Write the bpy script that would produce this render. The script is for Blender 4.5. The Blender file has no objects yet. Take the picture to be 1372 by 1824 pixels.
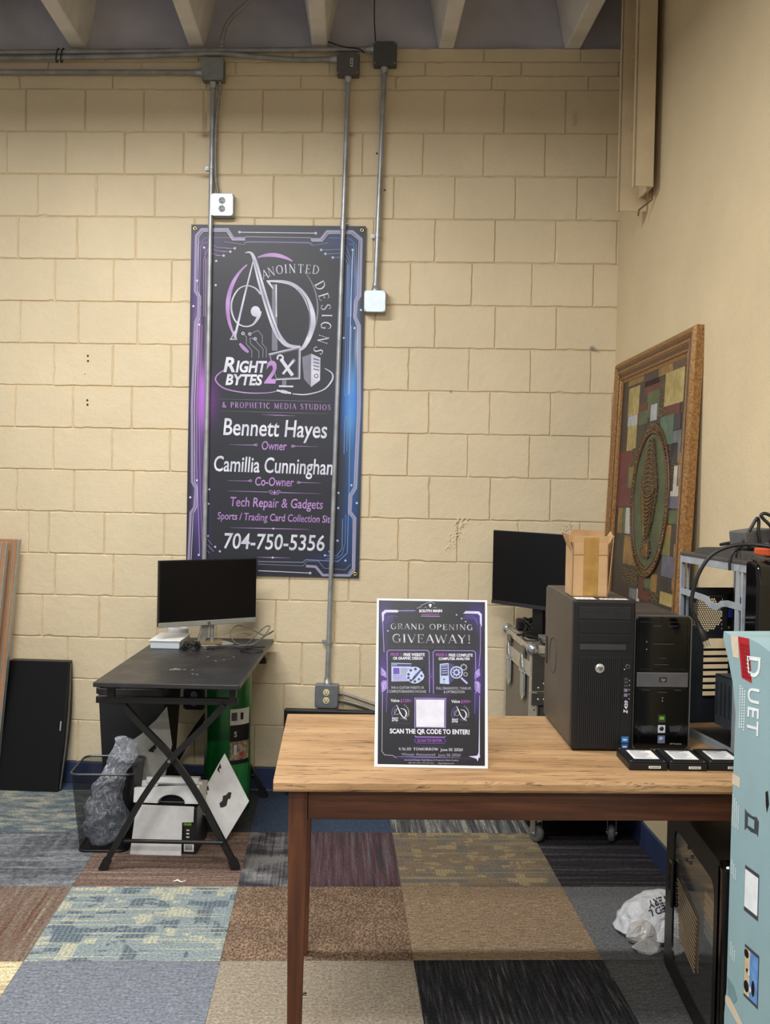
import bpy, bmesh, math, random
from mathutils import Vector, Matrix, noise as mnoise
from mathutils.bvhtree import BVHTree
SC = bpy.context.scene
COL = SC.collection
R = random.Random(7)
PI = math.pi

# ------------------------------------------------------------------ camera, world, lights, exposure
cam_d = bpy.data.cameras.new('camera'); cam = bpy.data.objects.new('camera', cam_d); COL.objects.link(cam)
cam_d.sensor_fit = 'HORIZONTAL'; cam_d.sensor_width = 36.0; cam_d.lens = 1871.35 / 1372 * 36.0
cam_d.clip_start = 0.05; cam_d.clip_end = 100
cam.matrix_world = Matrix(((0.998754, -0.020479, 0.045508, 0), (0.046032, 0.025906, -0.998604, 0), (0.019272, 0.999455, 0.026817, 1.50967), (0, 0, 0, 1)))
SC.camera = cam
w = bpy.data.worlds.new('world'); SC.world = w; w.use_nodes = True
w.node_tree.nodes['Background'].inputs[0].default_value = (0.93, 0.95, 1.0, 1)
w.node_tree.nodes['Background'].inputs[1].default_value = 0.36
SC.view_settings.view_transform = 'Standard'; SC.view_settings.look = 'None'
SC.view_settings.gamma = 1.0; SC.view_settings.use_curve_mapping = False
SC.view_settings.exposure = 0.10

def area(name, loc, sx, sy, power, col=(1, 1, 1), rotz=0.0, tilt=0.0):
    d = bpy.data.lights.new(name, 'AREA'); d.shape = 'RECTANGLE'; d.size = sx; d.size_y = sy
    d.energy = power; d.color = col
    o = bpy.data.objects.new(name, d); COL.objects.link(o); o.location = loc
    o.rotation_euler = (tilt, 0, rotz); return o
# strip lamps under the ribs; those toward the camera are added fill, unseen
area('strip_or_fill', (-1.35, 3.40, 3.30), 1.2, 0.12, 66, rotz=.09)
area('strip_or_fill', (-0.15, 1.6, 3.28), 1.2, 0.25, 42, rotz=.09)
area('strip_or_fill', (-1.2, 0.1, 3.28), 1.2, 0.25, 75, rotz=.09)
area('strip_or_fill', (-0.1, -1.9, 3.28), 1.2, 0.25, 150, rotz=.09)  # added fill behind the camera, brightens the floor under the table

# ------------------------------------------------------------------ materials
def lin(c):
    c = c / 255.0
    return c / 12.92 if c <= .04045 else ((c + .055) / 1.055) ** 2.4
def rgb(r, g, b): return (lin(r), lin(g), lin(b), 1)
_mats = {}
class NT:
    def __init__(s, name):
        s.m = bpy.data.materials.new(name); s.m.use_nodes = True
        s.t = s.m.node_tree; s.b = s.t.nodes['Principled BSDF']; s.out = s.t.nodes['Material Output']
        s._c = None
    def n(s, typ, **k):
        x = s.t.nodes.new(typ)
        for a, v in k.items(): setattr(x, a, v)
        return x
    def l(s, a, b): s.t.links.new(a, b)
    def put(s, sock, v):
        if isinstance(v, bpy.types.NodeSocket): s.l(v, sock)
        elif v is not None: sock.default_value = v
    def co(s, kind='Object', scale=None, rot=None):
        if s._c is None: s._c = s.n('ShaderNodeTexCoord')
        o = s._c.outputs[kind]
        if scale is None and rot is None: return o
        m = s.n('ShaderNodeMapping'); s.l(o, m.inputs[0])
        if scale is not None: m.inputs['Scale'].default_value = scale
        if rot is not None: m.inputs['Rotation'].default_value = rot
        return m.outputs[0]
    def noise(s, vec, scale, detail=3, rough=.55, dist=0):
        x = s.n('ShaderNodeTexNoise'); s.l(vec, x.inputs['Vector'])
        x.inputs['Scale'].default_value = scale; x.inputs['Detail'].default_value = detail
        x.inputs['Roughness'].default_value = rough; x.inputs['Distortion'].default_value = dist
        return x.outputs['Fac']
    def vor(s, vec, scale, feature='F1', out='Distance', rnd=1):
        x = s.n('ShaderNodeTexVoronoi', feature=feature); s.l(vec, x.inputs['Vector']); x.inputs['Scale'].default_value = scale
        x.inputs['Randomness'].default_value = rnd
        return x.outputs[out]
    def math(s, op, a, b=None, c=None):
        x = s.n('ShaderNodeMath', operation=op); s.put(x.inputs[0], a); s.put(x.inputs[1], b)
        if c is not None: s.put(x.inputs[2], c)
        return x.outputs[0]
    def ramp(s, fac, stops, interp='LINEAR'):
        x = s.n('ShaderNodeValToRGB'); s.l(fac, x.inputs[0]); x.color_ramp.interpolation = interp
        e = x.color_ramp.elements
        while len(e) < len(stops): e.new(.5)
        for k, (p, c) in enumerate(stops): e[k].position = p; e[k].color = c
        return x.outputs[0]
    def mix(s, fac, a, b, mode='MIX'):
        x = s.n('ShaderNodeMix', data_type='RGBA', blend_type=mode)
        s.put(x.inputs[0], fac); s.put(x.inputs[6], a); s.put(x.inputs[7], b); return x.outputs[2]
    def sep(s, vec):
        x = s.n('ShaderNodeSeparateXYZ'); s.l(vec, x.inputs[0]); return x.outputs
    def bump(s, h, strength=.3, dist=.002):
        x = s.n('ShaderNodeBump'); x.inputs['Strength'].default_value = strength; x.inputs['Distance'].default_value = dist
        s.l(h, x.inputs['Height']); s.l(x.outputs[0], s.b.inputs['Normal'])
    def color(s, c): s.put(s.b.inputs['Base Color'], c)
    def set(s, rough=.5, metal=0.0, spec=.5):
        s.put(s.b.inputs['Roughness'], rough); s.b.inputs['Metallic'].default_value = metal
        s.b.inputs['Specular IOR Level'].default_value = spec
def M(name, c, rough=.5, metal=0.0, var=.06, vs=30, bump=0.0, bs=200, bd=.001, spec=.5):
    """plain painted/plastic/metal surface with slight mottling and a fine grain"""
    if name in _mats: return _mats[name]
    t = NT(name); v = t.co('Object')
    base = rgb(*c); lo = tuple(x * (1 - var * 1.6) for x in base[:3]) + (1,); hi = tuple(min(1, x * (1 + var * 1.6)) for x in base[:3]) + (1,)
    t.color(t.ramp(t.noise(v, vs, 3), [(.3, lo), (.7, hi)])); t.set(rough, metal, spec)
    if bump: t.bump(t.noise(v, bs, 2), bump, bd)
    _mats[name] = t.m; return t.m

# ------------------------------------------------------------------ mesh builder
def catmull(pts, n=6, closed=False):
    P = [Vector(p) for p in pts]; out = []; L = len(P)
    rng = range(L) if closed else range(L - 1)
    for i in rng:
        if closed: a, b, c, d = P[i - 1], P[i], P[(i + 1) % L], P[(i + 2) % L]
        else: a, b, c, d = P[max(i - 1, 0)], P[i], P[i + 1], P[min(i + 2, L - 1)]
        for k in range(n):
            t = k / n
            out.append(.5 * ((2 * b) + (c - a) * t + (2 * a - 5 * b + 4 * c - d) * t * t + (3 * b - a - 3 * c + d) * t ** 3))
    if not closed: out.append(P[-1])
    return out
class MB:
    def __init__(s): s.V = []; s.F = []; s.I = []; s.S = []; s.mats = []; s.cur = 0; s.X = Matrix()
    def use(s, m):
        if m not in s.mats: s.mats.append(m)
        s.cur = s.mats.index(m); return s
    def at(s, X=None): s.X = X if X is not None else Matrix(); return s
    def add(s, V, F, smooth=False):
        o = len(s.V); s.V += [tuple(s.X @ Vector(v)) for v in V]
        s.F += [tuple(i + o for i in f) for f in F]; s.I += [s.cur] * len(F); s.S += [smooth] * len(F); return s
    def box(s, a, b, rot=None, piv=None):
        (x0, y0, z0), (x1, y1, z1) = a, b
        V = [(x0, y0, z0), (x1, y0, z0), (x1, y1, z0), (x0, y1, z0), (x0, y0, z1), (x1, y0, z1), (x1, y1, z1), (x0, y1, z1)]
        if rot is not None:
            c = Vector(piv) if piv is not None else Vector(((x0 + x1) / 2, (y0 + y1) / 2, (z0 + z1) / 2))
            V = [tuple(c + rot @ (Vector(v) - c)) for v in V]
        return s.add(V, [(3, 2, 1, 0), (4, 5, 6, 7), (0, 1, 5, 4), (1, 2, 6, 5), (2, 3, 7, 6), (3, 0, 4, 7)])
    def cbox(s, c, d, rot=None):
        return s.box([c[i] - d[i] / 2 for i in range(3)], [c[i] + d[i] / 2 for i in range(3)], rot)
    def quad(s, *p): return s.add(p, [tuple(range(len(p)))])
    def tube(s, path, r, n=8, closed=False, caps=True, smooth=True, prof=None):
        P = [Vector(p) for p in path]; L = len(P); V = []; F = []
        T = []
        for i in range(L):
            if closed: d = P[(i + 1) % L] - P[i - 1]
            else: d = P[min(i + 1, L - 1)] - P[max(i - 1, 0)]
            T.append(d.normalized() if d.length > 1e-9 else Vector((0, 0, 1)))
        up = Vector((0, 0, 1)) if abs(T[0].z) < .9 else Vector((0, 1, 0))
        N = (up - T[0] * up.dot(T[0])).normalized()
        for i in range(L):
            N = (N - T[i] * N.dot(T[i]))
            N = N.normalized() if N.length > 1e-6 else T[i].orthogonal().normalized()
            B = T[i].cross(N); rr = r[i] if isinstance(r, (list, tuple)) else r
            if prof: V += [tuple(P[i] + N * a + B * b) for a, b in prof]
            else: V += [tuple(P[i] + (N * math.cos(2 * PI * k / n) + B * math.sin(2 * PI * k / n)) * rr) for k in range(n)]
        n = len(prof) if prof else n
        for i in range(L if closed else L - 1):
            j = (i + 1) % L
            for k in range(n): F.append((i * n + k, i * n + (k + 1) % n, j * n + (k + 1) % n, j * n + k))
        s.add(V, F, smooth and not prof)
        if caps and not closed: s.add(V[:n], [tuple(reversed(range(n)))]); s.add(V[-n:], [tuple(range(n))])
        return s
    def cyl(s, p0, p1, r, n=20, r2=None, caps=True): return s.tube([p0, p1], [r, r if r2 is None else r2], n, caps=caps)
    def lathe(s, prof, c=(0, 0, 0), n=28, axis='Z', smooth=True):
        V = []; F = []
        for (r, h) in prof:
            for k in range(n):
                a = 2 * PI * k / n; x, y = r * math.cos(a), r * math.sin(a)
                p = {'Z': (x, y, h), 'Y': (x, h, y), 'X': (h, x, y)}[axis]
                V.append(tuple(p[i] + c[i] for i in range(3)))
        for i in range(len(prof) - 1):
            for k in range(n):
                f = (i * n + k, i * n + (k + 1) % n, (i + 1) * n + (k + 1) % n, (i + 1) * n + k)
                F.append(tuple(reversed(f)) if axis == 'Y' else f)
        return s.add(V, F, smooth)
    def sphere(s, c, r, n=14, sz=(1, 1, 1)):
        pr = [(max(r * math.sin(PI * i / n), 1e-5), -r * math.cos(PI * i / n)) for i in range(n + 1)]
        V = []; F = []; m = n * 2
        for (q, h) in pr:
            for k in range(m): V.append((c[0] + q * math.cos(2 * PI * k / m) * sz[0], c[1] + q * math.sin(2 * PI * k / m) * sz[1], c[2] + h * sz[2]))
        for i in range(n):
            for k in range(m): F.append((i * m + k, i * m + (k + 1) % m, (i + 1) * m + (k + 1) % m, (i + 1) * m + k))
        return s.add(V, F, True)
    def prism(s, pts, y0, y1):
        """outline in x,z extruded between y0 (front) and y1"""
        n = len(pts); V = [(x, y0, z) for x, z in pts] + [(x, y1, z) for x, z in pts]
        F = [tuple(range(n)), tuple(reversed(range(n, 2 * n)))] + [(i, i + n, (i + 1) % n + n, (i + 1) % n) for i in range(n)]
        return s.add(V, F)
    def build(s, name, parent=None, mat=None, bevel=0.0, seg=2, loc=None, rot=None, matrix=None):
        if mat is not None: s.mats = [mat]; s.I = [0] * len(s.F)
        me = bpy.data.meshes.new(name); me.from_pydata(s.V, [], s.F)
        for m in s.mats: me.materials.append(m)
        me.polygons.foreach_set('material_index', s.I); me.polygons.foreach_set('use_smooth', s.S)
        me.validate(); me.update()
        o = bpy.data.objects.new(name, me); COL.objects.link(o)
        if parent is not None: o.parent = parent
        if loc is not None: o.location = loc
        if rot is not None: o.rotation_euler = rot
        if matrix is not None: o.matrix_local = matrix
        if bevel:
            b = o.modifiers.new('bevel', 'BEVEL'); b.width = bevel; b.segments = seg; b.limit_method = 'ANGLE'; b.angle_limit = math.radians(35)
        return o
def tag(o, label, cat, group=None):
    o['label'] = label; o['category'] = cat
    if group: o['group'] = group
    return o
def thing(name, label, cat, loc=(0, 0, 0), rotz=0.0, group=None, matrix=None):
    o = bpy.data.objects.new(name, None); COL.objects.link(o); o.empty_display_size = .05
    if matrix is not None: o.matrix_world = matrix
    else: o.location = loc; o.rotation_euler = (0, 0, rotz)
    return tag(o, label, cat, group)
def struct(o): o['kind'] = 'structure'; return o
def copy_thing(root, loc, label, rotz=None):
    r = root.copy(); COL.objects.link(r); r.location = loc; r['label'] = label
    if rotz is not None: r.rotation_euler = (0, 0, rotz)
    for ch in list(root.children):
        c = ch.copy(); COL.objects.link(c); c.parent = r
        for g in list(ch.children):
            d = g.copy(); COL.objects.link(d); d.parent = c
    return r
def Rx(a): return Matrix.Rotation(a, 3, 'X')
def Ry(a): return Matrix.Rotation(a, 3, 'Y')
def Rz(a): return Matrix.Rotation(a, 3, 'Z')

# ------------------------------------------------------------------ lettering helpers
_tc = {}
def glyphs(s, offset=0.0, shear=0.0, space=1.0):
    k = (s, offset, shear, space)
    if k not in _tc:
        c = bpy.data.curves.new('lettering', 'FONT'); c.body = s; c.resolution_u = 3; c.offset = offset; c.shear = shear; c.space_character = space
        o = bpy.data.objects.new('lettering', c); COL.objects.link(o); bpy.context.view_layer.update()
        me = bpy.data.meshes.new_from_object(o.evaluated_get(bpy.context.evaluated_depsgraph_get()))
        _tc[k] = ([(v.co.x, v.co.y) for v in me.vertices], [tuple(p.vertices) for p in me.polygons])
        bpy.data.objects.remove(o); bpy.data.curves.remove(c); bpy.data.meshes.remove(me)
    return _tc[k]
def fit_text(s, x0, x1, z0, z1, offset=0.0, shear=0.0, space=1.0, capref=None):
    """2D lettering filling x0..x1, baseline z0, top z1"""
    V, F = glyphs(s, offset, shear, space)
    a, b = min(v[0] for v in V), max(v[0] for v in V)
    top = max(v[1] for v in (glyphs(capref, offset, shear)[0] if capref else V))
    return [(x0 + (x - a) / (b - a) * (x1 - x0), z0 + y / top * (z1 - z0)) for x, y in V], F
def ribbon(pts, wd, smooth=0, closed=False):
    """2D stroke; wd number or list"""
    if smooth:
        W = list(wd) if isinstance(wd, (list, tuple)) else [wd] * len(pts)
        q = catmull([(p[0], p[1], W[i]) for i, p in enumerate(pts)], smooth, closed)
        pts = [(p.x, p.y) for p in q]; wd = [abs(p.z) for p in q]
    n = len(pts); V = []; F = []
    for i in range(n):
        if closed: a, b = pts[i - 1], pts[(i + 1) % n]
        else: a, b = pts[max(i - 1, 0)], pts[min(i + 1, n - 1)]
        # mitre
        d1 = Vector((pts[i][0] - a[0], pts[i][1] - a[1])); d2 = Vector((b[0] - pts[i][0], b[1] - pts[i][1]))
        if d1.length < 1e-9: d1 = d2
        if d2.length < 1e-9: d2 = d1
        d1.normalize(); d2.normalize(); t = d1 + d2
        if t.length < 1e-6: t = d1
        t.normalize(); N = Vector((-t.y, t.x)); k = 1 / max(.5, N.dot(Vector((-d1.y, d1.x))))
        ww = (wd[i] if isinstance(wd, (list, tuple)) else wd) * .5 * k
        V += [(pts[i][0] + N.x * ww, pts[i][1] + N.y * ww), (pts[i][0] - N.x * ww, pts[i][1] - N.y * ww)]
    m = n if closed else n - 1
    F = [(2 * i, 2 * i + 1, (2 * i + 3) % (2 * n), (2 * i + 2) % (2 * n)) for i in range(m)]
    return V, F
def disc2(c, r, n=14): return [(c[0] + r * math.cos(2 * PI * k / n), c[1] + r * math.sin(2 * PI * k / n)) for k in range(n)], [tuple(range(n))]
def ring2(c, r, wd, a0=0, a1=360, n=40, ry=None):
    ry = r if ry is None else ry
    pts = [(c[0] + r * math.cos(math.radians(a0 + (a1 - a0) * k / n)), c[1] + ry * math.sin(math.radians(a0 + (a1 - a0) * k / n))) for k in range(n + 1)]
    if isinstance(wd, (list, tuple)): wd = [wd[0] + (wd[1] - wd[0]) * math.sin(PI * k / n) for k in range(n + 1)]
    return ribbon(pts, wd)
# drawn serif capitals: strokes (polyline, width) in a 0..1 high box, plus advance
def _ar(cx, cy, rx, ry, a0, a1, w0, w1, n=12):
    return [(cx + rx * math.cos(math.radians(a0 + (a1 - a0) * k / n)), cy + ry * math.sin(math.radians(a0 + (a1 - a0) * k / n))) for k in range(n + 1)], \
           [w0 + (w1 - w0) * math.sin(PI * k / n) for k in range(n + 1)]
TH, TN, SF = .12, .045, .04
def _s(*b): return [([(x - h, y), (x + h, y)], SF) for x, y, h in b]
SERIF = {
 'A': (.72, [([(.06, 0), (.36, 1)], TN), ([(.36, 1), (.66, 0)], TH), ([(.17, .34), (.55, .34)], TN)] + _s((.08, .02, .09), (.64, .02, .11))),
 'C': (.70, [_ar(.40, .5, .33, .48, 50, 310, TN, TH), ([(.60, .70), (.60, .93)], SF), ([(.61, .08), (.61, .24)], SF)]),
 'D': (.78, [([(.14, 0), (.14, 1)], TH), _ar(.24, .5, .46, .48, 90, -90, TN, TH), ([(.05, .98), (.26, .98)], SF), ([(.05, .02), (.26, .02)], SF)]),
 'E': (.62, [([(.14, 0), (.14, 1)], TH), ([(.05, .98), (.54, .98)], SF), ([(.05, .02), (.57, .02)], SF), ([(.14, .52), (.43, .52)], TN), ([(.54, .98), (.54, .82)], SF), ([(.57, .02), (.57, .20)], SF), ([(.43, .42), (.43, .62)], SF)]),
 'G': (.76, [_ar(.40, .5, .33, .48, 50, 310, TN, TH), ([(.60, .70), (.60, .93)], SF), ([(.62, .08), (.62, .44)], TH * .9), ([(.48, .44), (.72, .44)], SF)]),
 'H': (.78, [([(.14, 0), (.14, 1)], TH), ([(.64, 0), (.64, 1)], TH), ([(.14, .5), (.64, .5)], TN)] + _s((.14, .02, .10), (.14, .98, .10), (.64, .02, .10), (.64, .98, .10))),
 'I': (.34, [([(.17, 0), (.17, 1)], TH)] + _s((.17, .02, .11), (.17, .98, .11))),
 'K': (.74, [([(.14, 0), (.14, 1)], TH), ([(.16, .42), (.58, .98)], TN), ([(.28, .56), (.64, 0)], TH)] + _s((.14, .02, .10), (.14, .98, .10), (.64, .02, .09), (.56, .98, .10))),
 'L': (.60, [([(.14, 0), (.14, 1)], TH), ([(.05, .02), (.55, .02)], SF), ([(.55, .02), (.55, .24)], SF)] + _s((.14, .98, .10))),
 'M': (.94, [([(.14, 0), (.14, 1)], TN), ([(.14, 1), (.46, .08)], TH), ([(.46, .08), (.80, 1)], TN), ([(.80, 0), (.80, 1)], TH)] + _s((.14, .02, .09), (.10, .98, .07), (.80, .02, .10), (.84, .98, .07))),
 'N': (.82, [([(.14, 0), (.14, 1)], TN), ([(.14, 1), (.68, 0)], TH), ([(.68, 0), (.68, 1)], TN)] + _s((.14, .02, .09), (.10, .98, .08), (.68, .98, .09))),
 'O': (.82, [_ar(.41, .5, .33, .48, 90, 270, TN, TH), _ar(.41, .5, .33, .48, -90, 90, TN, TH)]),
 'P': (.64, [([(.14, 0), (.14, 1)], TH), _ar(.24, .73, .32, .25, 90, -90, TN, TH), ([(.05, .98), (.26, .98)], SF), ([(.14, .48), (.26, .48)], SF)] + _s((.14, .02, .10))),
 'R': (.72, [([(.14, 0), (.14, 1)], TH), _ar(.24, .74, .30, .24, 90, -90, TN, TH), ([(.05, .98), (.26, .98)], SF), ([(.14, .50), (.26, .50)], SF), ([(.30, .50), (.62, 0)], TH)] + _s((.14, .02, .10), (.64, .02, .07))),
 'S': (.60, [([(.50, .76), (.44, .92), (.30, .98), (.13, .88), (.12, .70), (.30, .53), (.48, .36), (.50, .16), (.34, .02), (.18, .05), (.09, .24)], [TN, TN, TN, .09, TH, TH, TH, .09, TN, TN, TN]), ([(.50, .74), (.50, .95)], SF), ([(.09, .06), (.09, .26)], SF)]),
 'T': (.66, [([(.33, 0), (.33, 1)], TH), ([(.04, .98), (.62, .98)], SF), ([(.04, .98), (.04, .80)], SF), ([(.62, .98), (.62, .80)], SF)] + _s((.33, .02, .11))),
 'U': (.78, [([(.15, 1), (.15, .35)], TH), _ar(.39, .32, .24, .30, 180, 360, TH, TN), ([(.63, .32), (.63, 1)], TN)] + _s((.15, .98, .10), (.63, .98, .09))),
 'V': (.72, [([(.06, 1), (.36, 0)], TH), ([(.36, 0), (.66, 1)], TN)] + _s((.08, .98, .10), (.64, .98, .09))),
 'W': (1.0, [([(.05, 1), (.30, 0)], TH), ([(.30, 0), (.50, .95)], TN), ([(.48, .95), (.72, 0)], TH), ([(.72, 0), (.95, 1)], TN)] + _s((.07, .98, .09), (.93, .98, .08))),
 'Y': (.70, [([(.06, 1), (.35, .46)], TH), ([(.35, .46), (.64, 1)], TN), ([(.35, 0), (.35, .48)], TH)] + _s((.08, .98, .09), (.62, .98, .08), (.35, .02, .11))),
 '&': (.80, [([(.72, .45), (.58, .12), (.36, .0), (.14, .1), (.10, .28), (.26, .5), (.46, .72), (.42, .93), (.28, .97), (.18, .82), (.26, .62), (.44, .32), (.72, .0)], [TN, TN, .08, TH, TH, TN, TN, TN, TN, .08, TH, TH, TH])]),
 '!': (.34, [([(.17, .28), (.17, 1)], [.04, .13]), ([(.11, .06), (.23, .06)], .12)]),
 ' ': (.40, []),
}
def serif_text(s, x0, x1, z0, z1, space=.06, bold=1.0):
    V = []; F = []; x = 0
    parts = []
    for ch in s:
        adv, st = SERIF[ch]
        for pts, wd in st:
            wd2 = [q * bold for q in wd] if isinstance(wd, list) else wd * bold
            v, f = ribbon(pts, wd2); o = len(V)
            V += [(p[0] + x, p[1]) for p in v]; F += [tuple(i + o for i in q) for q in f]
        x += adv + space
    x -= space
    return [(x0 + p[0] / x * (x1 - x0), z0 + p[1] * (z1 - z0)) for p in V], F
def xf2(vf, c, ang, sc=1.0, sy=None):
    a = math.radians(ang); sy = sc if sy is None else sy
    return [(c[0] + (x * sc) * math.cos(a) - (y * sy) * math.sin(a), c[1] + (x * sc) * math.sin(a) + (y * sy) * math.cos(a)) for x, y in vf[0]], vf[1]

# ------------------------------------------------------------------ carpet materials (object space of the floor = tile grid)
def carpet(name, kind, *cols, s=1.0, rough=.95):
    t = NT('carpet_' + name); v = t.co('Object'); C = [rgb(*c) for c in cols]
    fib = t.noise(v, 260 * s, 3, .7)                       # loop grain
    if kind == 'heather':
        a = t.noise(t.co('Object', (22 * s, 130 * s, 1)), 1.0, 4, .7)
        c = t.ramp(a, [(.36, C[0]), (.64, C[1])]); c = t.mix(t.ramp(fib, [(.42, (0, 0, 0, 1)), (.6, (1, 1, 1, 1))]), c, C[2])
    elif kind == 'loop':
        a = t.vor(t.co('Object', (150 * s, 95 * s, 1)), 1.0)
        c = t.ramp(a, [(.12, C[0]), (.42, C[1]), (.75, C[2])]); c = t.mix(t.ramp(t.noise(v, 7, 2), [(.4, (0, 0, 0, 1)), (.68, (.3, .3, .3, 1))]), c, C[0])
    elif kind == 'streak':
        a = t.noise(t.co('Object', (110 * s, 5 * s, 1), (0, 0, .12)), 1.0, 4, .65)
        c = t.ramp(a, [(.42, C[0]), (.56, C[1]), (.68, C[2])]); b = t.noise(t.co('Object', (14, 150, 1)), 1.0, 3)
        c = t.mix(t.ramp(b, [(.5, (0, 0, 0, 1)), (.72, (.55, .55, .55, 1))]), c, C[1])
    elif kind in ('xstripe', 'ystripe'):
        sc = (1.5 * s, 60 * s, 1) if kind == 'xstripe' else (60 * s, 1.5 * s, 1)
        a = t.noise(t.co('Object', sc), 1.0, 5, .75)
        n = len(C); c = t.ramp(a, [(.34 + .32 * i / (n - 1), C[i]) for i in range(n)])
        c = t.mix(t.ramp(fib, [(.35, (.45, .45, .45, 1)), (.55, (0, 0, 0, 1))]), c, C[0])
    elif kind == 'block':
        xs = t.sep(v); wn = t.n('ShaderNodeTexWhiteNoise', noise_dimensions='2D'); cm = t.n('ShaderNodeCombineXYZ')
        t.l(t.math('FLOOR', t.math('MULTIPLY', xs[0], 20 * s)), cm.inputs[0]); t.l(t.math('FLOOR', t.math('MULTIPLY', xs[1], 17 * s)), cm.inputs[1])
        t.l(cm.outputs[0], wn.inputs[0]); big = t.noise(t.co('Object', (6.5 * s, 9 * s, 1)), 1.0, 2)
        k = t.math('ADD', t.math('MULTIPLY', wn.outputs[0], .30), t.math('MULTIPLY', big, 1.0))
        c = t.ramp(k, [(.56, C[0]), (.57, C[1]), (.76, C[1]), (.79, C[2])], 'LINEAR')
        ln = t.ramp(t.noise(t.co('Object', (1.6, 46 * s, 1)), 1.0, 3), [(.55, (0, 0, 0, 1)), (.60, (.8, .8, .8, 1))]); c = t.mix(ln, c, C[2])
        gr = t.math('GREATER_THAN', t.math('FRACT', t.math('MULTIPLY', xs[0], 62 * s)), .62); c = t.mix(t.math('MULTIPLY', gr, .42), c, C[1])
        g2 = t.math('GREATER_THAN', t.math('FRACT', t.math('MULTIPLY', xs[1], 70 * s)), .60); c = t.mix(t.math('MULTIPLY', g2, .30), c, C[1])
    elif kind == 'halves':                                  # grey figured part beside a maroon pinstriped part
        xs = t.sep(v); a = t.noise(t.co('Object', (70, 1.5, 1)), 1.0, 4, .75); g_ = t.noise(t.co('Object', (5, 9, 1)), 1.0, 2)
        c1 = t.ramp(t.math('ADD', t.math('MULTIPLY', a, .4), t.math('MULTIPLY', g_, .6)), [(.42, C[0]), (.5, C[1]), (.56, C[2])]); c2 = t.ramp(a, [(.38, C[0]), (.52, C[3]), (.66, C[1])])
        k = t.math('ADD', xs[0], t.math('MULTIPLY', g_, .12)); c = t.mix(t.ramp(t.math('ADD', t.math('MULTIPLY', k, 3.0), .5), [(.40, (0, 0, 0, 1)), (.50, (1, 1, 1, 1))]), c1, c2)
    elif kind == 'cloud':
        a = t.noise(t.co('Object', (7 * s, 16 * s, 1)), 1.0, 5, .7); c = t.ramp(a, [(.36, C[0]), (.5, C[1]), (.64, C[2])])
    else:
        c = t.ramp(t.noise(v, 40, 4, .7), [(.3, C[0]), (.7, C[1])])
    fb2 = t.math('MULTIPLY', t.math('ADD', fib, t.noise(v, 105 * s, 2, .6)), .5)
    dk = t.ramp(fb2, [(.36, (.62, .62, .62, 1)), (.62, (1.75, 1.75, 1.75, 1))])
    t.color(t.mix(1.0, c, dk, 'MULTIPLY')); t.set(rough, 0, .15)
    t.bump(t.math('ADD', fib, t.math('MULTIPLY', t.vor(t.co('Object', (95 * s, 75 * s, 1)), 1.0), .6)), .55, .004)
    return t.m
CP = dict(
 bluecream=carpet('blue_and_cream', 'block', (80, 92, 102), (126, 137, 138), (174, 171, 146)),
 brownloop=carpet('brown_loop', 'loop', (60, 48, 42), (112, 91, 74), (142, 120, 98), s=1.0),
 tan=carpet('tan', 'heather', (108, 90, 74), (178, 156, 126), (124, 106, 86)),
 slate=carpet('slate', 'plain', (94, 96, 98), (106, 108, 110)),
 bluegrey=carpet('blue_grey', 'heather', (106, 110, 118), (144, 148, 156), (94, 98, 106), s=.9),
 beige=carpet('beige', 'heather', (140, 128, 112), (176, 164, 144), (122, 112, 98)),
 black=carpet('black_streak', 'streak', (24, 25, 28), (44, 44, 46), (84, 82, 78)),
 dgrey=carpet('dark_grey', 'heather', (56, 56, 56), (102, 100, 96), (66, 66, 66)),
 cream=carpet('cream_stripe', 'xstripe', (120, 104, 78), (204, 188, 150), (226, 210, 172)),
 redbrown=carpet('red_brown_stripe', 'xstripe', (80, 66, 60), (112, 92, 82), (148, 128, 112), s=.7),
 redvert=carpet('rust_stripe', 'ystripe', (92, 62, 52), (112, 98, 86), (138, 126, 110), s=.7),
 maroon=carpet('maroon_pinstripe', 'halves', (54, 52, 56), (92, 90, 92), (122, 120, 118), (84, 60, 64)),
 olive=carpet('olive_pattern', 'block', (92, 92, 88), (112, 98, 82), (142, 130, 98), s=1.3),
 nightstripe=carpet('black_purple_stripe', 'xstripe', (34, 32, 37), (44, 42, 47), (92, 88, 88), s=.6),
 squares=carpet('grey_squares', 'block', (78, 80, 84), (100, 103, 106), (122, 124, 126), s=.32),
 cloud=carpet('cloud', 'cloud', (70, 84, 94), (108, 116, 116), (158, 154, 134)),
 navy=carpet('navy', 'plain', (52, 62, 78), (62, 74, 92)),
 bars=carpet('grey_black_bars', 'ystripe', (40, 40, 44), (90, 92, 92), (170, 166, 152), s=.8),
 char=carpet('charcoal', 'heather', (44, 46, 50), (70, 72, 76), (50, 52, 56)))
TW = .6096; TX, TZ, TY = -.94105, 3.89454, .09433
plan = {(-2, -2): 'cloud', (-1, -2): 'cloud', (0, -2): 'char', (1, -2): 'navy', (2, -2): 'bars', (3, -2): 'nightstripe',
 (-2, -1): 'redbrown', (-1, -1): 'squares', (0, -1): 'redbrown', (1, -1): 'maroon', (2, -1): 'olive', (3, -1): 'nightstripe',
 (-2, 0): 'bluegrey', (-1, 0): 'redvert', (0, 0): 'bluecream', (1, 0): 'brownloop', (2, 0): 'tan', (3, 0): 'slate',
 (-2, 1): 'dgrey', (-1, 1): 'cream', (0, 1): 'bluegrey', (1, 1): 'beige', (2, 1): 'black', (3, 1): 'dgrey'}
keys = list(CP); m = MB()
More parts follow.
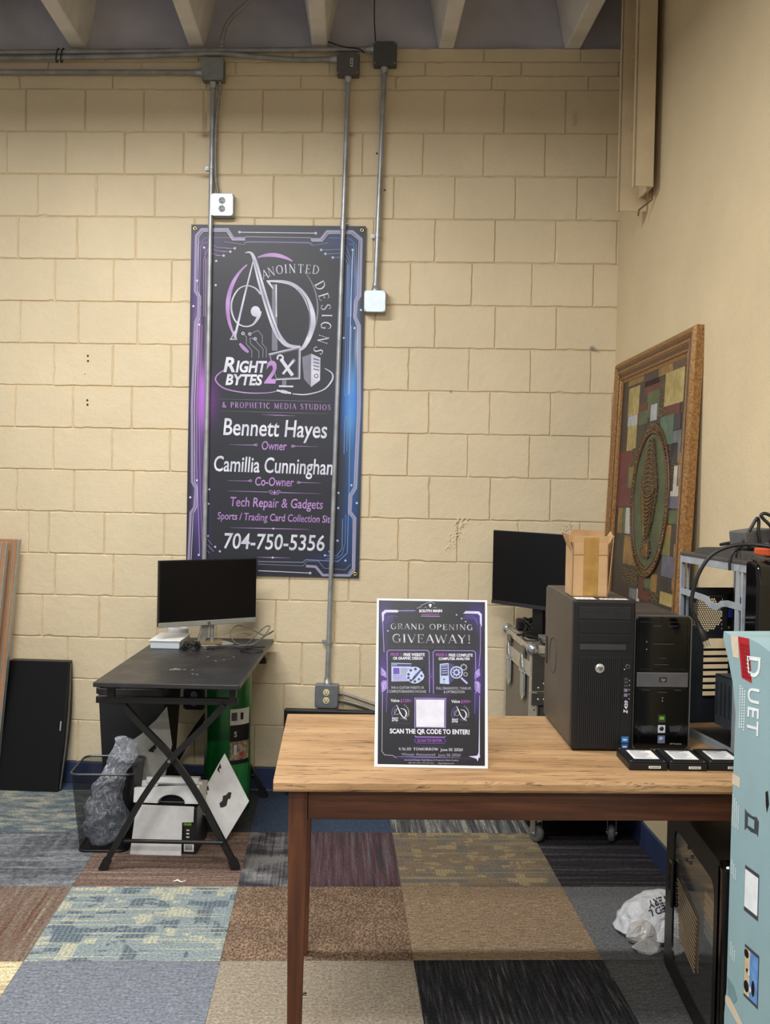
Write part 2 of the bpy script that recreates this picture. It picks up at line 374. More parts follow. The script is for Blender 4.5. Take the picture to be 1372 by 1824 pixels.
for a in range(-6, 5):
    for b in range(-4, 14):
        m.use(CP[plan.get((a, b)) or keys[(a * 7 + b * 5) % len(keys)]])
        x0, y1 = TX + a * TW, TZ - b * TW; g = .0005
        m.quad((x0 + g, y1 - TW + g, 0), (x0 + TW - g, y1 - TW + g, 0), (x0 + TW - g, y1 - g, 0), (x0 + g, y1 - g, 0))
m.use(M('floor_seam', (84, 82, 80), .95)); m.quad((-4.8, -5, -.002), (2.2, -5, -.002), (2.2, 6.4, -.002), (-4.8, 6.4, -.002))
floor = struct(m.build('floor', rot=(0, 0, TY)))

# ------------------------------------------------------------------ block wall
def paint_wall(name, c, lump, grain, stain=True):
    t = NT(name); v = t.co('Object'); base = rgb(*c)
    col = t.ramp(t.noise(v, 2.2, 4, .6), [(.3, tuple(x * .93 for x in base[:3]) + (1,)), (.7, tuple(min(1, x * 1.05) for x in base[:3]) + (1,))])
    if stain: col = t.mix(t.ramp(t.noise(v, 34, 3, .7), [(.70, (0, 0, 0, 1)), (.80, (.35, .35, .35, 1))]), col, rgb(170, 146, 112))
    if stain:
        xs = t.sep(v)
        for (sx, sz, wx, wz, g) in [(-1.135, 3.185, .035, .014, .75), (-1.13, 2.985, .05, .008, .8), (-1.14, 3.25, .006, .05, .6), (-.43, 3.19, .02, .01, .6), (.64, 3.27, .012, .03, .5), (-1.20, 3.60, .03, .03, .4)]:
            a = t.math('POWER', t.math('DIVIDE', t.math('SUBTRACT', xs[0], sx), wx), 2.0); b = t.math('POWER', t.math('DIVIDE', t.math('SUBTRACT', xs[2], sz), wz), 2.0)
            e = t.math('MULTIPLY', t.math('EXPONENT', t.math('MULTIPLY', t.math('ADD', a, b), -1.0)), t.math('MULTIPLY', t.noise(v, 45, 3), g * 1.6)); col = t.mix(e, col, rgb(128, 84, 60))
    t.color(col); t.set(.55, 0, .35)
    h = t.math('ADD', t.math('MULTIPLY', t.noise(v, 26, 5, .6), lump), t.math('MULTIPLY', t.noise(v, 150, 3, .6), grain))
    t.bump(h, .5, .012); return t.m
WALLM = paint_wall('cream_block_paint', (219, 202, 168), .5, .16)
Y0 = 5.10
def course_z(i): return 3.406 - .2064 * i
starts = [-2.026, -2.122, -1.966, -2.059, -1.877, -2.046, -1.877, -2.067, -1.874, -2.059, None, -1.859, -1.925, -1.502, -1.005, -1.15, -1.3]
XL, XR = -4.05, .875
m = MB().use(WALLM)
def face_rect(x0, x1, z0, z1, dep, inset):
    """one block: jittered chamfer running down to the joint, face proud of it"""
    nx = max(2, int((x1 - x0) / .035)); nz = max(2, int((z1 - z0) / .035))
    per = [(x0 + (x1 - x0) * i / nx, z0, 0, 1) for i in range(nx)] + [(x1, z0 + (z1 - z0) * i / nz, -1, 0) for i in range(nz)] + \
          [(x1 - (x1 - x0) * i / nx, z1, 0, -1) for i in range(nx)] + [(x0, z1 - (z1 - z0) * i / nz, 1, 0) for i in range(nz)]
    n = len(per); V = []; cx, cz = (x0 + x1) / 2, (z0 + z1) / 2
    for (x, z, dx, dz) in per: V.append((x, Y0 + .0075, z))
    for (x, z, dx, dz) in per:
        sx = 1 if x < cx else -1; sz = 1 if z < cz else -1
        ex = abs(x - x0) < 1e-6 or abs(x - x1) < 1e-6; ez = abs(z - z0) < 1e-6 or abs(z - z1) < 1e-6
        j = inset + R.uniform(-.0018, .0022) + (R.random() < .04) * R.uniform(.002, .006)
        V.append((x + (sx * j if ex else 0), Y0 + dep, z + (sz * j if ez else 0)))
    F = [(i, (i + 1) % n, n + (i + 1) % n, n + i) for i in range(n)] + [tuple(n + i for i in range(n))]
    m.add(V, F)
for i in range(17):
    z1, z0 = course_z(i), max(course_z(i + 1), 0)
    if z1 <= 0: continue
    if starts[i] is None: xs = [-3.75, -3.46, -3.17, -2.88, -2.58, -2.29, -1.999, -1.897, -1.612, -1.315, -1.03, -.74, -.45, -.162, .124, .417, .71]
    else:
        xs = []; x = starts[i]
        while x > XL: x -= .2915
        x += .2915
        while x < XR - .01: xs.append(x); x += .2915
    xs = [XL] + [x + R.uniform(-.003, .003) for x in xs if x > XL + .03] + [XR]
    for a, b in zip(xs[:-1], xs[1:]):
        if b - a > .01: face_rect(a, b, z0, z1, R.uniform(-.0012, .0012), .0052)
for k, (z0, z1, ph) in enumerate([(3.406, 3.472, -2.06), (3.472, 3.537, -1.92), (3.537, 3.602, -2.1)]):
    xs = [XL]; x = ph
    while x > XL: x -= .46
    x += .46
    while x < XR: xs.append(x); x += .46
    xs.append(XR)
    for a, b in zip(xs[:-1], xs[1:]): face_rect(a, b, z0, z1, R.uniform(-.001, .001), .0042)
m.box((XL, Y0 + .0075, 0), (XR + .1, Y0 + .20, 3.602))
wall_back = struct(m.build('wall_back'))
# drill holes and old fixings in the blocks
m = MB().use(M('hole_dark', (46, 42, 40), .9))
for x, z, r in [(-1.706, 2.109, .0048), (-1.705, 2.084, .0048), (-1.706, 1.892, .0048), (-1.705, 1.87, .0048), (-.305, 3.10, .004), (-.263, 2.925, .004), (-1.72, 2.02, .002), (.075, 1.96, .0025)]:
    m.cyl((x, Y0 - .0035, z), (x, Y0 + .004, z), r, 12)
struct(m.build('drill_holes', wall_back))
# painted-over patches of rough plaster
m = MB().use(WALLM)
for (cx, cz, ln, an) in [(.11, 1.27, .19, 62), (.62, 1.265, .17, 58)]:
    for k in range(70):
        a = math.radians(an); s, q = R.uniform(-.5, .5) * ln, R.gauss(0, .014) * (1 - .3 * R.random())
        m.sphere((cx + s * math.cos(a) - q * math.sin(a), Y0 - .001, cz + s * math.sin(a) + q * math.cos(a)), R.uniform(.002, .0055), 4, (1, .6, 1.3))
struct(m.build('plaster_patch', wall_back))

# ------------------------------------------------------------------ right wall, baseboards, ceiling
SRW = Matrix.Translation((.86, 5.10, 0)) @ Matrix.Rotation(.085, 4, 'Z')       # local -y runs along the wall to the camera, +x into it
m = MB().use(paint_wall('cream_plaster', (212, 193, 156), .35, .22))
n = 40
m.box((0, -7.5, 0), (.15, .12, 4.0)); wall_right = struct(m.build('wall_right', matrix=SRW))
BLUE = M('blue_base', (48, 60, 92), .5, var=.12, vs=18)
m = MB().box((XL, Y0 - .012, 0), (XR - .02, Y0 + .004, .105)); struct(m.build('baseboard_back', mat=BLUE, bevel=.003))
m = MB().box((-.012, -7.4, 0), (.004, -.02, .105)); struct(m.build('baseboard_right', mat=BLUE, bevel=.003, matrix=SRW))
DECK = M('ceiling_deck', (180, 178, 186), .85, var=.12, vs=3, bump=.3, bs=60, bd=.004)
m = MB().use(DECK).box((-4.2, -3.0, 3.86), (1.9, 5.35, 3.96)); m.box((XL, Y0 + .03, 3.60), (XR + .3, Y0 + .16, 3.87))
ceiling = struct(m.build('ceiling'))
RIBM = M('rib_paint', (220, 216, 208), .7, var=.08, vs=5, bump=.2, bs=50, bd=.003)
for k, x in enumerate([-2.98, -2.38, -1.775, -1.19, -.592, .017, .620]):
    m = MB().use(RIBM); V = []
    for y in (0.0, -8.2):
        V += [(-.036, y, 3.603), (.036, y, 3.603), (.085, y, 3.862), (-.085, y, 3.862)]
    m.add(V, [(0, 1, 2, 3), (7, 6, 5, 4), (0, 4, 5, 1), (1, 5, 6, 2), (2, 6, 7, 3), (3, 7, 4, 0)])
    struct(m.build('ceiling_rib', ceiling, bevel=.006, matrix=Matrix.Translation((x, 5.13, 0)) @ Matrix.Rotation(.08, 4, 'Z')))

# ------------------------------------------------------------------ conduits and electrical boxes
GALV = M('galvanised_steel', (168, 171, 174), .38, .5, var=.14, vs=14)
GALD = M('weathered_conduit', (150, 149, 147), .5, .3, var=.15, vs=10)
BOXG = M('grey_enamel', (112, 114, 112), .5, .25, var=.06)
PLATE = M('bright_zinc_plate', (172, 182, 192), .34, .6, var=.06)
SCREW = M('screw_steel', (150, 150, 150), .35, .85)
DARK = M('dark_recess', (22, 22, 23), .7)
BLK = M('black_cable', (20, 20, 21), .5)
def conduit(name, label, pts, r=.0117, mat=GALV, straps=(), couplings=(), smooth=0, group=None):
    t = thing(name, label, 'pipe', pts[-1], group=group); o = Vector(pts[-1])
    P = [Vector(p) - o for p in pts]
    MB().use(mat).tube(catmull(P, smooth) if smooth else P, r, 14).build('tube', t)
    for i, f in [(0, 0), (len(P) - 1, 1)]:
        d = (P[1] - P[0]).normalized() if i == 0 else (P[-2] - P[-1]).normalized()
        MB().use(GALV).tube([P[i] + d * .0, P[i] + d * .012, P[i] + d * .013, P[i] + d * .032], [r * 1.5, r * 1.5, r * 1.3, r * 1.3], 14).build('connector', t)
    for z in couplings:
        k = (z - pts[0][2]) / (pts[-1][2] - pts[0][2]); p = P[0].lerp(P[-1], k); d = (P[-1] - P[0]).normalized()
        mb = MB().use(GALV).tube([p - d * .022, p + d * .022], r * 1.28, 14); mb.cyl(p + Vector((r * 1.2, 0, .008)), p + Vector((r * 2, 0, .008)), .004, 8); mb.build('coupling', t)
    for z in straps:
        k = (z - pts[0][2]) / (pts[-1][2] - pts[0][2]); p = P[0].lerp(P[-1], k)
        mb = MB().use(GALV); q = []
        for i in range(11):
            a = PI * i / 10; q.append((p.x + math.cos(a) * (r + .0016), p.y - math.sin(a) * (r + .0016)))
        q = [(q[0][0], p.y + .013)] + q + [(q[-1][0], p.y + .013)]
        mb.tube([(x, y, p.z) for x, y in q], .002, prof=[(-.009, -.0012), (.009, -.0012), (.009, .0012), (-.009, .0012)])
        mb.box((p.x - r - .022, p.y + .0105, p.z - .009), (p.x - r, p.y + .0125, p.z + .009)); mb.cyl((p.x - r - .013, p.y + .005, p.z), (p.x - r - .013, p.y + .011, p.z), .0045, 10)
        mb.build('strap', t)
    return t
YC = 5.072
def jbox(name, label, x, z, s=.104, d=.052, mat=BOXG, cover=BOXG, outlet=None, sticker=False, open_corner=False, cat='electrical box'):
    t = thing(name, label, cat, (x, Y0, z)); h = s / 2
    MB().use(mat).box((-h, -d, -h), (h, -.001, h)).build('box_body', t, bevel=.005)
    # raised cover with notched corners
    c = .012; pl = [(-h, -h + c), (-h + c, -h), (h - c, -h), (h, -h + c), (h, h - c), (h - c, h), (-h + c, h), (-h, h - c)]
    MB().use(cover).prism(pl, -d - .006, -d - .0002).build('cover', t, bevel=.002)
    for sx in (-1, 1):
        for sz in (-1, 1): MB().use(SCREW).cyl((sx * (h - .0075), -d - .0075, sz * (h - .0075)), (sx * (h - .0075), -d - .001, sz * (h - .0075)), .0045, 10).build('cover_screw', t)
    if outlet:
        for sz in (-1, 1):
            cz = sz * .0195
            o = MB().use(outlet).lathe([(1e-4, -d - .0095), (.0145, -d - .0095), (.0165, -d - .0085), (.0168, -d - .005)], (0, 0, cz), 22, 'Y').build('receptacle', t)
            q = MB().use(DARK); y = -d - .0100
            q.box((-.0075, y, cz + .001), (-.0048, y + .001, cz + .008)); q.box((.0045, y, cz + .001), (.0068, y + .001, cz + .0065))
            q.lathe([(1e-4, y), (.0028, y), (.0028, y + .001)], (0, 0, cz - .0065), 10, 'Y'); q.build('slots', o)
        MB().use(SCREW).cyl((0, -d - .0085, 0), (0, -d - .005, 0), .003, 10).build('centre_screw', t)
    if sticker:
        MB().use(M('label_white', (225, 225, 220), .6)).box((.012, -d - .0066, -.016), (.024, -d - .0059, .022)).use(DARK).box((.0145, -d - .007, -.012), (.0215, -d - .0065, -.003)).box((.0145, -d - .007, .001), (.0215, -d - .0065, .008)).box((.0145, -d - .007, .011), (.0215, -d - .0065, .018)).build('sticker', t)
    return t
jbox('junction_box', 'grey junction box at the top of the left wall conduit, above the purple banner', -1.098, 3.482, .106, .055, cover=M('grey_cover', (140, 146, 144), .45, .3))
jbox('junction_box', 'dark grey junction box with a small white sticker near the ceiling', -.448, 3.508, .106, .055, sticker=True, mat=M('box_dark', (96, 94, 90), .5, .2), cover=M('box_dark', (96, 94, 90), .5, .2))
jbox('junction_box', 'darkest square junction box under the ceiling deck atop the rightmost conduit', -.272, 3.556, .11, .055, mat=M('box_darker', (84, 84, 84), .5, .2), cover=M('box_darker', (84, 84, 84), .5, .2))
IVORY = M('ivory_plastic', (214, 206, 160), .4)
GREYP = M('grey_receptacle', (150, 154, 160), .4)
jbox('outlet_box', 'bright zinc duplex outlet box just above the banner top left corner', -1.043, 2.836, .108, .05, mat=PLATE, cover=PLATE, outlet=GREYP, cat='outlet')
jbox('blank_box', 'bright blank zinc cover box to the right of the banner', -.298, 2.383, .104, .05, mat=PLATE, cover=PLATE)
jbox('outlet_box', 'grey duplex outlet box with ivory sockets low on the wall behind the wood table', -.497, .475, .112, .055, mat=M('outlet_grey', (124, 128, 132), .42, .5), cover=M('outlet_grey', (124, 128, 132), .42, .5), outlet=IVORY, cat='outlet')
jbox('outlet_box', 'dark outlet box on the wall seen under the black desk', -1.143, .445, .108, .05, mat=M('outlet_dk', (60, 60, 62), .4, .4), cover=M('outlet_dk', (60, 60, 62), .4, .4), outlet=GREYP, cat='outlet')

conduit('conduit', 'left vertical steel conduit crossing the banner and ending behind the desk', [(-1.1, YC, 3.428), (-1.112, YC, .50)], straps=(3.02,), couplings=())
conduit('conduit', 'middle vertical steel conduit crossing the right side of the banner', [(-.447, YC, 3.455), (-.497, YC, .531)], straps=(.735,), couplings=(2.748,))
conduit('conduit', 'right vertical steel conduit ending at the blank zinc box', [(-.274, YC, 3.50), (-.298, YC, 2.436)], r=.0125, straps=(2.70,))
conduit('conduit', 'topmost horizontal conduit running along the wall just under the ribs', [(-3.6, YC - .012, 3.572), (-2.14, YC - .012, 3.565), (-.328, YC - .012, 3.581)], mat=GALD, r=.0125)
conduit('conduit', 'bent horizontal conduit dipping to the box with the white sticker', [(-3.6, YC - .014, 3.535), (-2.14, YC - .014, 3.537), (-1.45, YC - .016, 3.548), (-1.10, YC - .018, 3.558), (-.95, YC - .016, 3.549), (-.78, YC - .012, 3.536), (-.66, YC - .010, 3.532), (-.502, YC - .010, 3.536)], mat=GALD, r=.0125, smooth=6)
conduit('conduit', 'lowest horizontal conduit running left from the box above the banner', [(-3.6, YC, 3.476), (-1.152, YC, 3.476)], mat=GALD)
conduit('conduit', 'thin grey conduit curving diagonally up to the ceiling deck', [(-1.06, 5.06, 3.585), (-1.055, 5.06, 3.64), (-1.03, 5.05, 3.70), (-.96, 5.0, 3.745), (-.78, 4.85, 3.80), (-.55, 4.66, 3.852)], mat=GALD, r=.010, smooth=6)
# black ties round the two top runs
for x, l in [(-1.858, 'left'), (-1.835, 'right')]:
    t = MB().use(BLK).tube([(x + .006 * math.sin(a), YC - .013 - .017 * math.cos(a), 3.551 + .033 * math.sin(a)) for a in [2 * PI * k / 20 for k in range(20)]], .0028, 6, closed=True).build('cable_tie')
    tag(t, 'black cable tie round the two upper conduits, %s of the pair' % l, 'tie', 'cable ties on the conduits')
# armoured cables
ARM = M('armoured_cable', (156, 152, 146), .4, .6, var=.1)
def armoured(name, label, pts, r=.008, pitch=.006):
    P = catmull(pts, 40); Q = []; acc = 0
    L = [0.0]
    for a, b in zip(P[:-1], P[1:]): L.append(L[-1] + (b - a).length)
    n = int(L[-1] / pitch * 4); j = 0; path = []; rr = []
    for k in range(n + 1):
        s = L[-1] * k / n
        while j < len(L) - 2 and L[j + 1] < s: j += 1
        f = (s - L[j]) / max(1e-9, L[j + 1] - L[j]); path.append(P[j].lerp(P[j + 1], min(1, f))); rr.append(r * (1.0 if k % 4 in (0, 1) else .84))
    o = MB().use(ARM).tube(path, rr, 10).build(name); return tag(o, label, 'cable')
armoured('armoured_cable', 'armoured cable bowing beside the left conduit down to the bright outlet', [(-1.068, YC, 3.43), (-1.068, YC, 3.38), (-1.080, YC - .004, 3.25), (-1.083, YC - .004, 3.1), (-1.079, YC - .002, 2.96), (-1.066, YC, 2.89)], .0085)
armoured('armoured_cable', 'upper armoured cable leaving the low grey outlet towards the right', [(-.441, YC, .487), (-.40, YC, .48), (-.30, YC, .448), (-.15, YC, .405), (.05, YC, .37), (.3, YC, .34)], .0085)
armoured('armoured_cable', 'lower armoured cable leaving the low grey outlet towards the right', [(-.441, YC, .452), (-.40, YC, .447), (-.30, YC, .42), (-.15, YC, .372), (.05, YC, .335), (.3, YC, .30)], .0085)
o = MB().use(BLK).tube(catmull([(-.61, 5.09, 3.66), (-.56, 5.07, 3.625), (-.47, 5.05, 3.588), (-.40, 5.04, 3.575), (-.37, 5.04, 3.556)], 6), .003, 6).build('thin_cable'); tag(o, 'thin black cable slanting down from a rib over the sticker box', 'cable')
o = MB().use(BLK).tube(catmull([(-.325, 5.02, 3.86), (-.326, 5.05, 3.72), (-.318, 5.06, 3.606)], 6), .003, 6).build('thin_cable'); tag(o, 'thin dark cable dropping from the deck to the darkest junction box', 'cable')
t = thing('anchor_bolt', 'small steel anchor bolt in the block wall near the corner', 'bolt', (.745, Y0, 2.18))
MB().use(SCREW).cyl((0, -.028, 0), (0, .004, 0), .005, 10).build('shank', t); MB().use(SCREW).cyl((0, -.014, 0), (0, -.006, 0), .011, 6).build('nut', t)

# painted steel channel hanging in the corner
CRM = M('cream_steel_paint', (206, 186, 150), .5, var=.05, vs=8, bump=.15, bs=60)
t = thing('vertical_channel', 'cream painted vertical double channel hanging down the corner from the ceiling', 'channel', (.90, 4.60, 2.75), TY)
MB().use(CRM).box((-.128, .012, -.045), (-.004, .02, 1.06)).box((-.128, .012, -.045), (-.120, .04, 1.06)).build('rear_flange', t, bevel=.002)
MB().use(CRM).box((-.112, -.165, .012), (-.030, -.157, 1.06)).box((-.112, -.165, .012), (-.104, -.13, 1.06)).build('front_flange', t, bevel=.002)
MB().use(CRM).box((-.040, -.157, .012), (-.030, .012, 1.06)).build('web', t)
for z in (.30, .60, .905):
    MB().use(CRM).cyl((-.095, -.03, z), (-.012, -.03, z), .007, 10).build('peg', t)
MB().use(M('rusty_wire', (120, 92, 62), .6, .4)).tube([(-.012, -.09, .03), (-.012, -.088, -.02), (-.05, -.03, -.05), (-.052, -.028, -.075)], .004, 6).build('wire_hook', t)

# ------------------------------------------------------------------ banner
def quad_inv(x, y, Q):
    """position inside a quad TL,TR,BR,BL -> (u, v)"""
    u = v = .5
    for _ in range(12):
        (ax, ay), (bx, by), (cx, cy), (dx, dy) = Q
        px = (1 - v) * ((1 - u) * ax + u * bx) + v * ((1 - u) * dx + u * cx); py = (1 - v) * ((1 - u) * ay + u * by) + v * ((1 - u) * dy + u * cy)
        ux = (1 - v) * (bx - ax) + v * (cx - dx); uy = (1 - v) * (by - ay) + v * (cy - dy)
        vx = (1 - u) * (dx - ax) + u * (cx - bx); vy = (1 - u) * (dy - ay) + u * (cy - by)
        det = ux * vy - uy * vx; ex, ey = x - px, y - py
        u += (ex * vy - ey * vx) / det; v += (ux * ey - uy * ex) / det
    return u, v
BW, BH = .85, 1.70
BQ = [(337, 392), (653, 395), (638, 1033), (322.5, 1028)]          # layout grid the artwork was measured in
def sheet_y(u, v):                                                  # gentle waves of the hung vinyl
    return -.0016 * math.sin(v * 9 + 1) - .0012 * math.sin(u * 7 + v * 5) - .004 * max(0, v - .9) * 10 * (u - .5) ** 2
class Art:
    """flat printed shapes laid on a sheet, in the artwork's own layout grid"""
    def __init__(s, mb, Q, Wd, Ht, off, sc, warp=None): s.mb = mb; s.Q = Q; s.W = Wd; s.H = Ht; s.o = off; s.sc = sc; s.lay = 0; s.warp = warp or (lambda u, v: 0)
    def put(s, vf, mat, layer=1):
        V = []
        for (cx, cy) in vf[0]:
            u, v = quad_inv(s.o[0] + cx / s.sc, s.o[1] + cy / s.sc, s.Q)
            V.append((u * s.W, s.warp(u, v) - .00045 * layer, (1 - v) * s.H))
        F = []
        for f in vf[1]:
            a = 0
            for i in range(len(f)):
                p, q = V[f[i]], V[f[(i + 1) % len(f)]]; a += p[0] * q[2] - q[0] * p[2]
            F.append(f if a > 0 else tuple(reversed(f)))
        s.mb.use(mat).add(V, F)
    def line(s, pts, wd, mat, layer=1, **k): s.put(ribbon(pts, wd, **k), mat, layer)
    def dot(s, c, r, mat, layer=2): s.put(disc2(c, r), mat, layer)
    def poly(s, pts, mat, layer=1): s.put((pts, [tuple(range(len(pts)))]), mat, layer)
    def sans(s, txt, x0, x1, yb, yt, mat, layer=1, tilt=0.0, **k):
        V, F = fit_text(txt, x0, x1, 0, yb - yt, **k)
        s.put(([(x, yb - z + (x - x0) * tilt) for x, z in V], F), mat, layer)
    def serif(s, txt, x0, x1, yb, yt, mat, layer=1, tilt=0.0, **k):
        V, F = serif_text(txt, x0, x1, 0, yb - yt, **k)
        s.put(([(x, yb - z + (x - x0) * tilt) for x, z in V], F), mat, layer)
    def glyph(s, g, c, ang, h, mat, layer=1, wide=1.0):
        adv, st = SERIF[g]
        for pts, wd in st:
            v, f = ribbon(pts, wd); v = [((x - adv / 2) * wide, y - .5) for x, y in v]
            v2, f2 = xf2((v, f), (0, 0), ang, h); s.put(([(c[0] + x, c[1] - y) for x, y in v2], f2), mat, layer)
def vinyl(name, base, glows, W, Hh, rough=.42):
    """dark printed vinyl with the artwork's printed colour glows (x, z, sx, sz, colour, gain)"""
    t = NT(name); xs = t.sep(t.co('Object')); col = rgb(*base)
    for (x, z, sx, sz, c, g) in glows:
        a = t.math('POWER', t.math('DIVIDE', t.math('SUBTRACT', xs[0], x), sx), 2.0); b = t.math('POWER', t.math('DIVIDE', t.math('SUBTRACT', xs[2], z), sz), 2.0)
        e = t.math('MULTIPLY', t.math('EXPONENT', t.math('MULTIPLY', t.math('ADD', a, b), -1.0)), g); col = t.mix(t.math('MINIMUM', e, 1.0), col, rgb(*c))
    t.color(col); t.set(rough, 0, .4); t.bump(t.noise(t.co('Object'), 6, 2), .25, .004); return t.m
def inkgrad(name, c0, c1, W, rough=.42):
    t = NT(name); xs = t.sep(t.co('Object')); t.color(t.ramp(t.math('DIVIDE', xs[0], W), [(.0, rgb(*c0)), (.45, rgb(150, 140, 170)), (1.0, rgb(*c1))])); t.set(rough); return t.m
def chrome(name, a, b, sc):
    t = NT(name); xs = t.sep(t.co('Object')); t.color(t.ramp(t.math('FRACT', t.math('MULTIPLY', t.math('ADD', xs[2], t.math('MULTIPLY', xs[0], .6)), sc)), [(0, rgb(*a)), (.5, rgb(*b)), (1, rgb(*a))])); t.set(.42); return t.m
def pB(cx, cy):
    u, v = quad_inv(320 + cx / 3.92, 380 + cy / 3.92, BQ); return u * BW, (1 - v) * BH
gl = []
for cx, cy, sx, sz, c, g in [(100, 880, .018, .16, (196, 150, 220), .55), (135, 1290, .022, .14, (214, 140, 236), .95), (150, 1300, .055, .10, (150, 60, 180), .5), (95, 430, .02, .2, (110, 80, 170), .5),
   (110, 1700, .03, .25, (120, 90, 160), .5), (90, 2050, .018, .12, (120, 100, 170), .5), (120, 2200, .035, .2, (84, 70, 140), .5), (170, 180, .09, .05, (92, 74, 130), .45),
   (1195, 1300, .022, .14, (150, 226, 255), 1.0), (1200, 1300, .05, .16, (24, 110, 214), .8), (1190, 700, .03, .3, (40, 90, 160), .5), (1240, 900, .012, .1, (170, 200, 240), .6), (1240, 480, .014, .12, (150, 170, 230), .5),
   (1210, 1750, .03, .24, (60, 120, 190), .6), (1180, 2150, .035, .2, (40, 84, 150), .55), (1150, 160, .1, .05, (40, 70, 130), .5), (1100, 2420, .12, .03, (40, 66, 120), .4), (760, 170, .25, .012, (60, 60, 110), .35)]:
    x, z = pB(cx, cy); gl.append((x, z, sx, sz, c, g))
VINYL = vinyl('banner_vinyl', (46, 48, 55), gl, BW, BH)
SIL = chrome('ink_silver', (176, 176, 194), (214, 214, 228), 7.0)
SILV2 = M('ink_pale_lavender', (206, 202, 222), .42)
WHT = chrome('ink_white', (196, 198, 214), (226, 226, 236), 9.0)
PUR = chrome('ink_purple', (164, 122, 186), (190, 146, 210), 8.0)
GRYI = M('ink_grey', (120, 118, 134), .42); DGI = M('ink_dark_grey', (66, 66, 76), .45)
BORD = inkgrad('ink_border', (146, 138, 168), (148, 150, 178), BW)
LINE = inkgrad('ink_circuit', (170, 130, 190), (104, 150, 206), BW)
DOTI = inkgrad('ink_node', (220, 200, 236), (176, 206, 240), BW)
t = thing('wall_banner', 'tall dark vinyl banner with purple and blue circuit border and silver lettering', 'banner', (-1.196, Y0 - .012, 1.05), 0)
t.matrix_world = Matrix(((1, 0, .004, -1.203), (0, 1, 0, Y0 - .0125), (0, 0, 1, 1.05), (0, 0, 0, 1)))
mb = MB().use(VINYL); nu, nv = 18, 36; V = []; F = []
for j in range(nv + 1):
    for i in range(nu + 1):
        u, v = i / nu, j / nv; V.append((u * BW, sheet_y(u, v), (1 - v) * BH))
for j in range(nv):
    for i in range(nu): a = j * (nu + 1) + i; F.append((a + nu + 1, a + nu + 2, a + 1, a))
mb.add(V, F, True); mb.add([(x, y + .001, z) for x, y, z in V], [tuple(reversed(f)) for f in F], True)
A = Art(mb, BQ, BW, BH, (320, 380), 3.92, sheet_y); DY = 310 * 3.92   # lower crop offset
# border brackets
A.line([(450, 146), (365, 146), (325, 82), (140, 82), (100, 128), (90, 520), (115, 560), (112, 690), (90, 740), (62, 1330), (60, 1880), (85, 1925), (75, 2060), (48, 2100), (30, 2440)], 18, BORD, 1)
A.line([(450, 158), (360, 158), (318, 96), (150, 96), (118, 134), (108, 520), (130, 560), (126, 695), (106, 745), (80, 1330), (78, 1880), (98, 1920), (92, 2060), (66, 2105), (48, 2440)], 4, SILV2, 2)
A.line([(915, 152), (985, 152), (1030, 96), (1210, 96), (1272, 150), (1262, 550), (1236, 590), (1228, 700), (1258, 760), (1256, 1330), (1228, 1915), (1194, 1970), (1188, 2085), (1222, 2130), (1212, 2500), (1180, 2540), (990, 2540), (940, 2480), (870, 2476)], 18, BORD, 1)
A.line([(920, 164), (995, 164), (1040, 110), (1200, 110), (1256, 155), (1246, 545), (1222, 585), (1216, 705), (1244, 765), (1242, 1330), (1214, 1910), (1180, 1965), (1174, 2090), (1208, 2135), (1200, 2490), (1172, 2524)], 4, SILV2, 2)
for dy, wd in [(0, 5), (38, 3)]:
    A.line([(440, 140 + dy), (460, 134 + dy), (905, 140 + dy), (930, 146 + dy)], wd, BORD, 2)
A.line([(410, 102), (950, 108)], 5, SILV2, 2); A.dot((410, 102), 10, DOTI); A.dot((950, 108), 10, DOTI)
A.line([(300, 168), (440, 190), (465, 168), (900, 172), (925, 196), (1040, 176)], 2.5, LINE, 2)
# circuit traces, corners
for k, (xa, ya, xb) in enumerate([(345, 216, 376), (318, 240, 344), (270, 268, 296)]):
    A.line([(150 + 14 * k, 700), (152 + 14 * k, 300 + 12 * k), (196 + 12 * k, ya - 30 + 8 * k), (250, ya - 6), (xa, ya)], 3, LINE, 2); A.line([(xa - 30, ya), (xb, ya)], 3, LINE, 2); A.dot((xb, ya), 9, DOTI)
for k, (xa, ya, xb) in enumerate([(1020, 226, 988), (1040, 254, 1018), (1090, 280, 1070)]):
    A.line([(1200 - 14 * k, 700), (1200 - 12 * k, 300 + 10 * k), (1160 - 8 * k, ya - 30 + 10 * k), (1120, ya - 4), (xa, ya)], 3, LINE, 2); A.line([(xa + 20, ya), (xb, ya)], 3, LINE, 2); A.dot((xb, ya), 9, DOTI)
A.line([(110, 480), (112, 190), (170, 140), (440, 140)], 2.5, LINE, 2); A.line([(1236, 480), (1236, 190), (1190, 146), (1040, 140)], 2.5, LINE, 2)
A.line([(182, 176), (150, 176), (132, 205), (120, 560)], 3, LINE, 2); A.line([(1186, 186), (1214, 186), (1222, 220), (1226, 420)], 3, LINE, 2)
A.line([(165, 210), (156, 1225), (162, 1236), (170, 1225), (176, 300)], 3, LINE, 2); A.line([(1212, 226), (1196, 600), (1180, 1250)], 6, DOTI, 2); A.line([(1172, 330), (1150, 1250), (1158, 1262), (1166, 1250), (1184, 330)], 3, LINE, 2)
A.line([(128, 620), (96, 1330), (92, 1750), (105, 2150), (110, 2400)], 5, LINE, 2); A.line([(140, 760), (112, 1330), (118, 1950), (130, 2330), (180, 2390)], 3, LINE, 2)
A.line([(158, 1370), (150, 1560), (135, 1980), (138, 2300), (196, 2360), (210, 2378)], 4, LINE, 2); A.line([(165, 1368), (160, 1680), (150, 2150), (160, 2280), (200, 2330)], 3, LINE, 2)
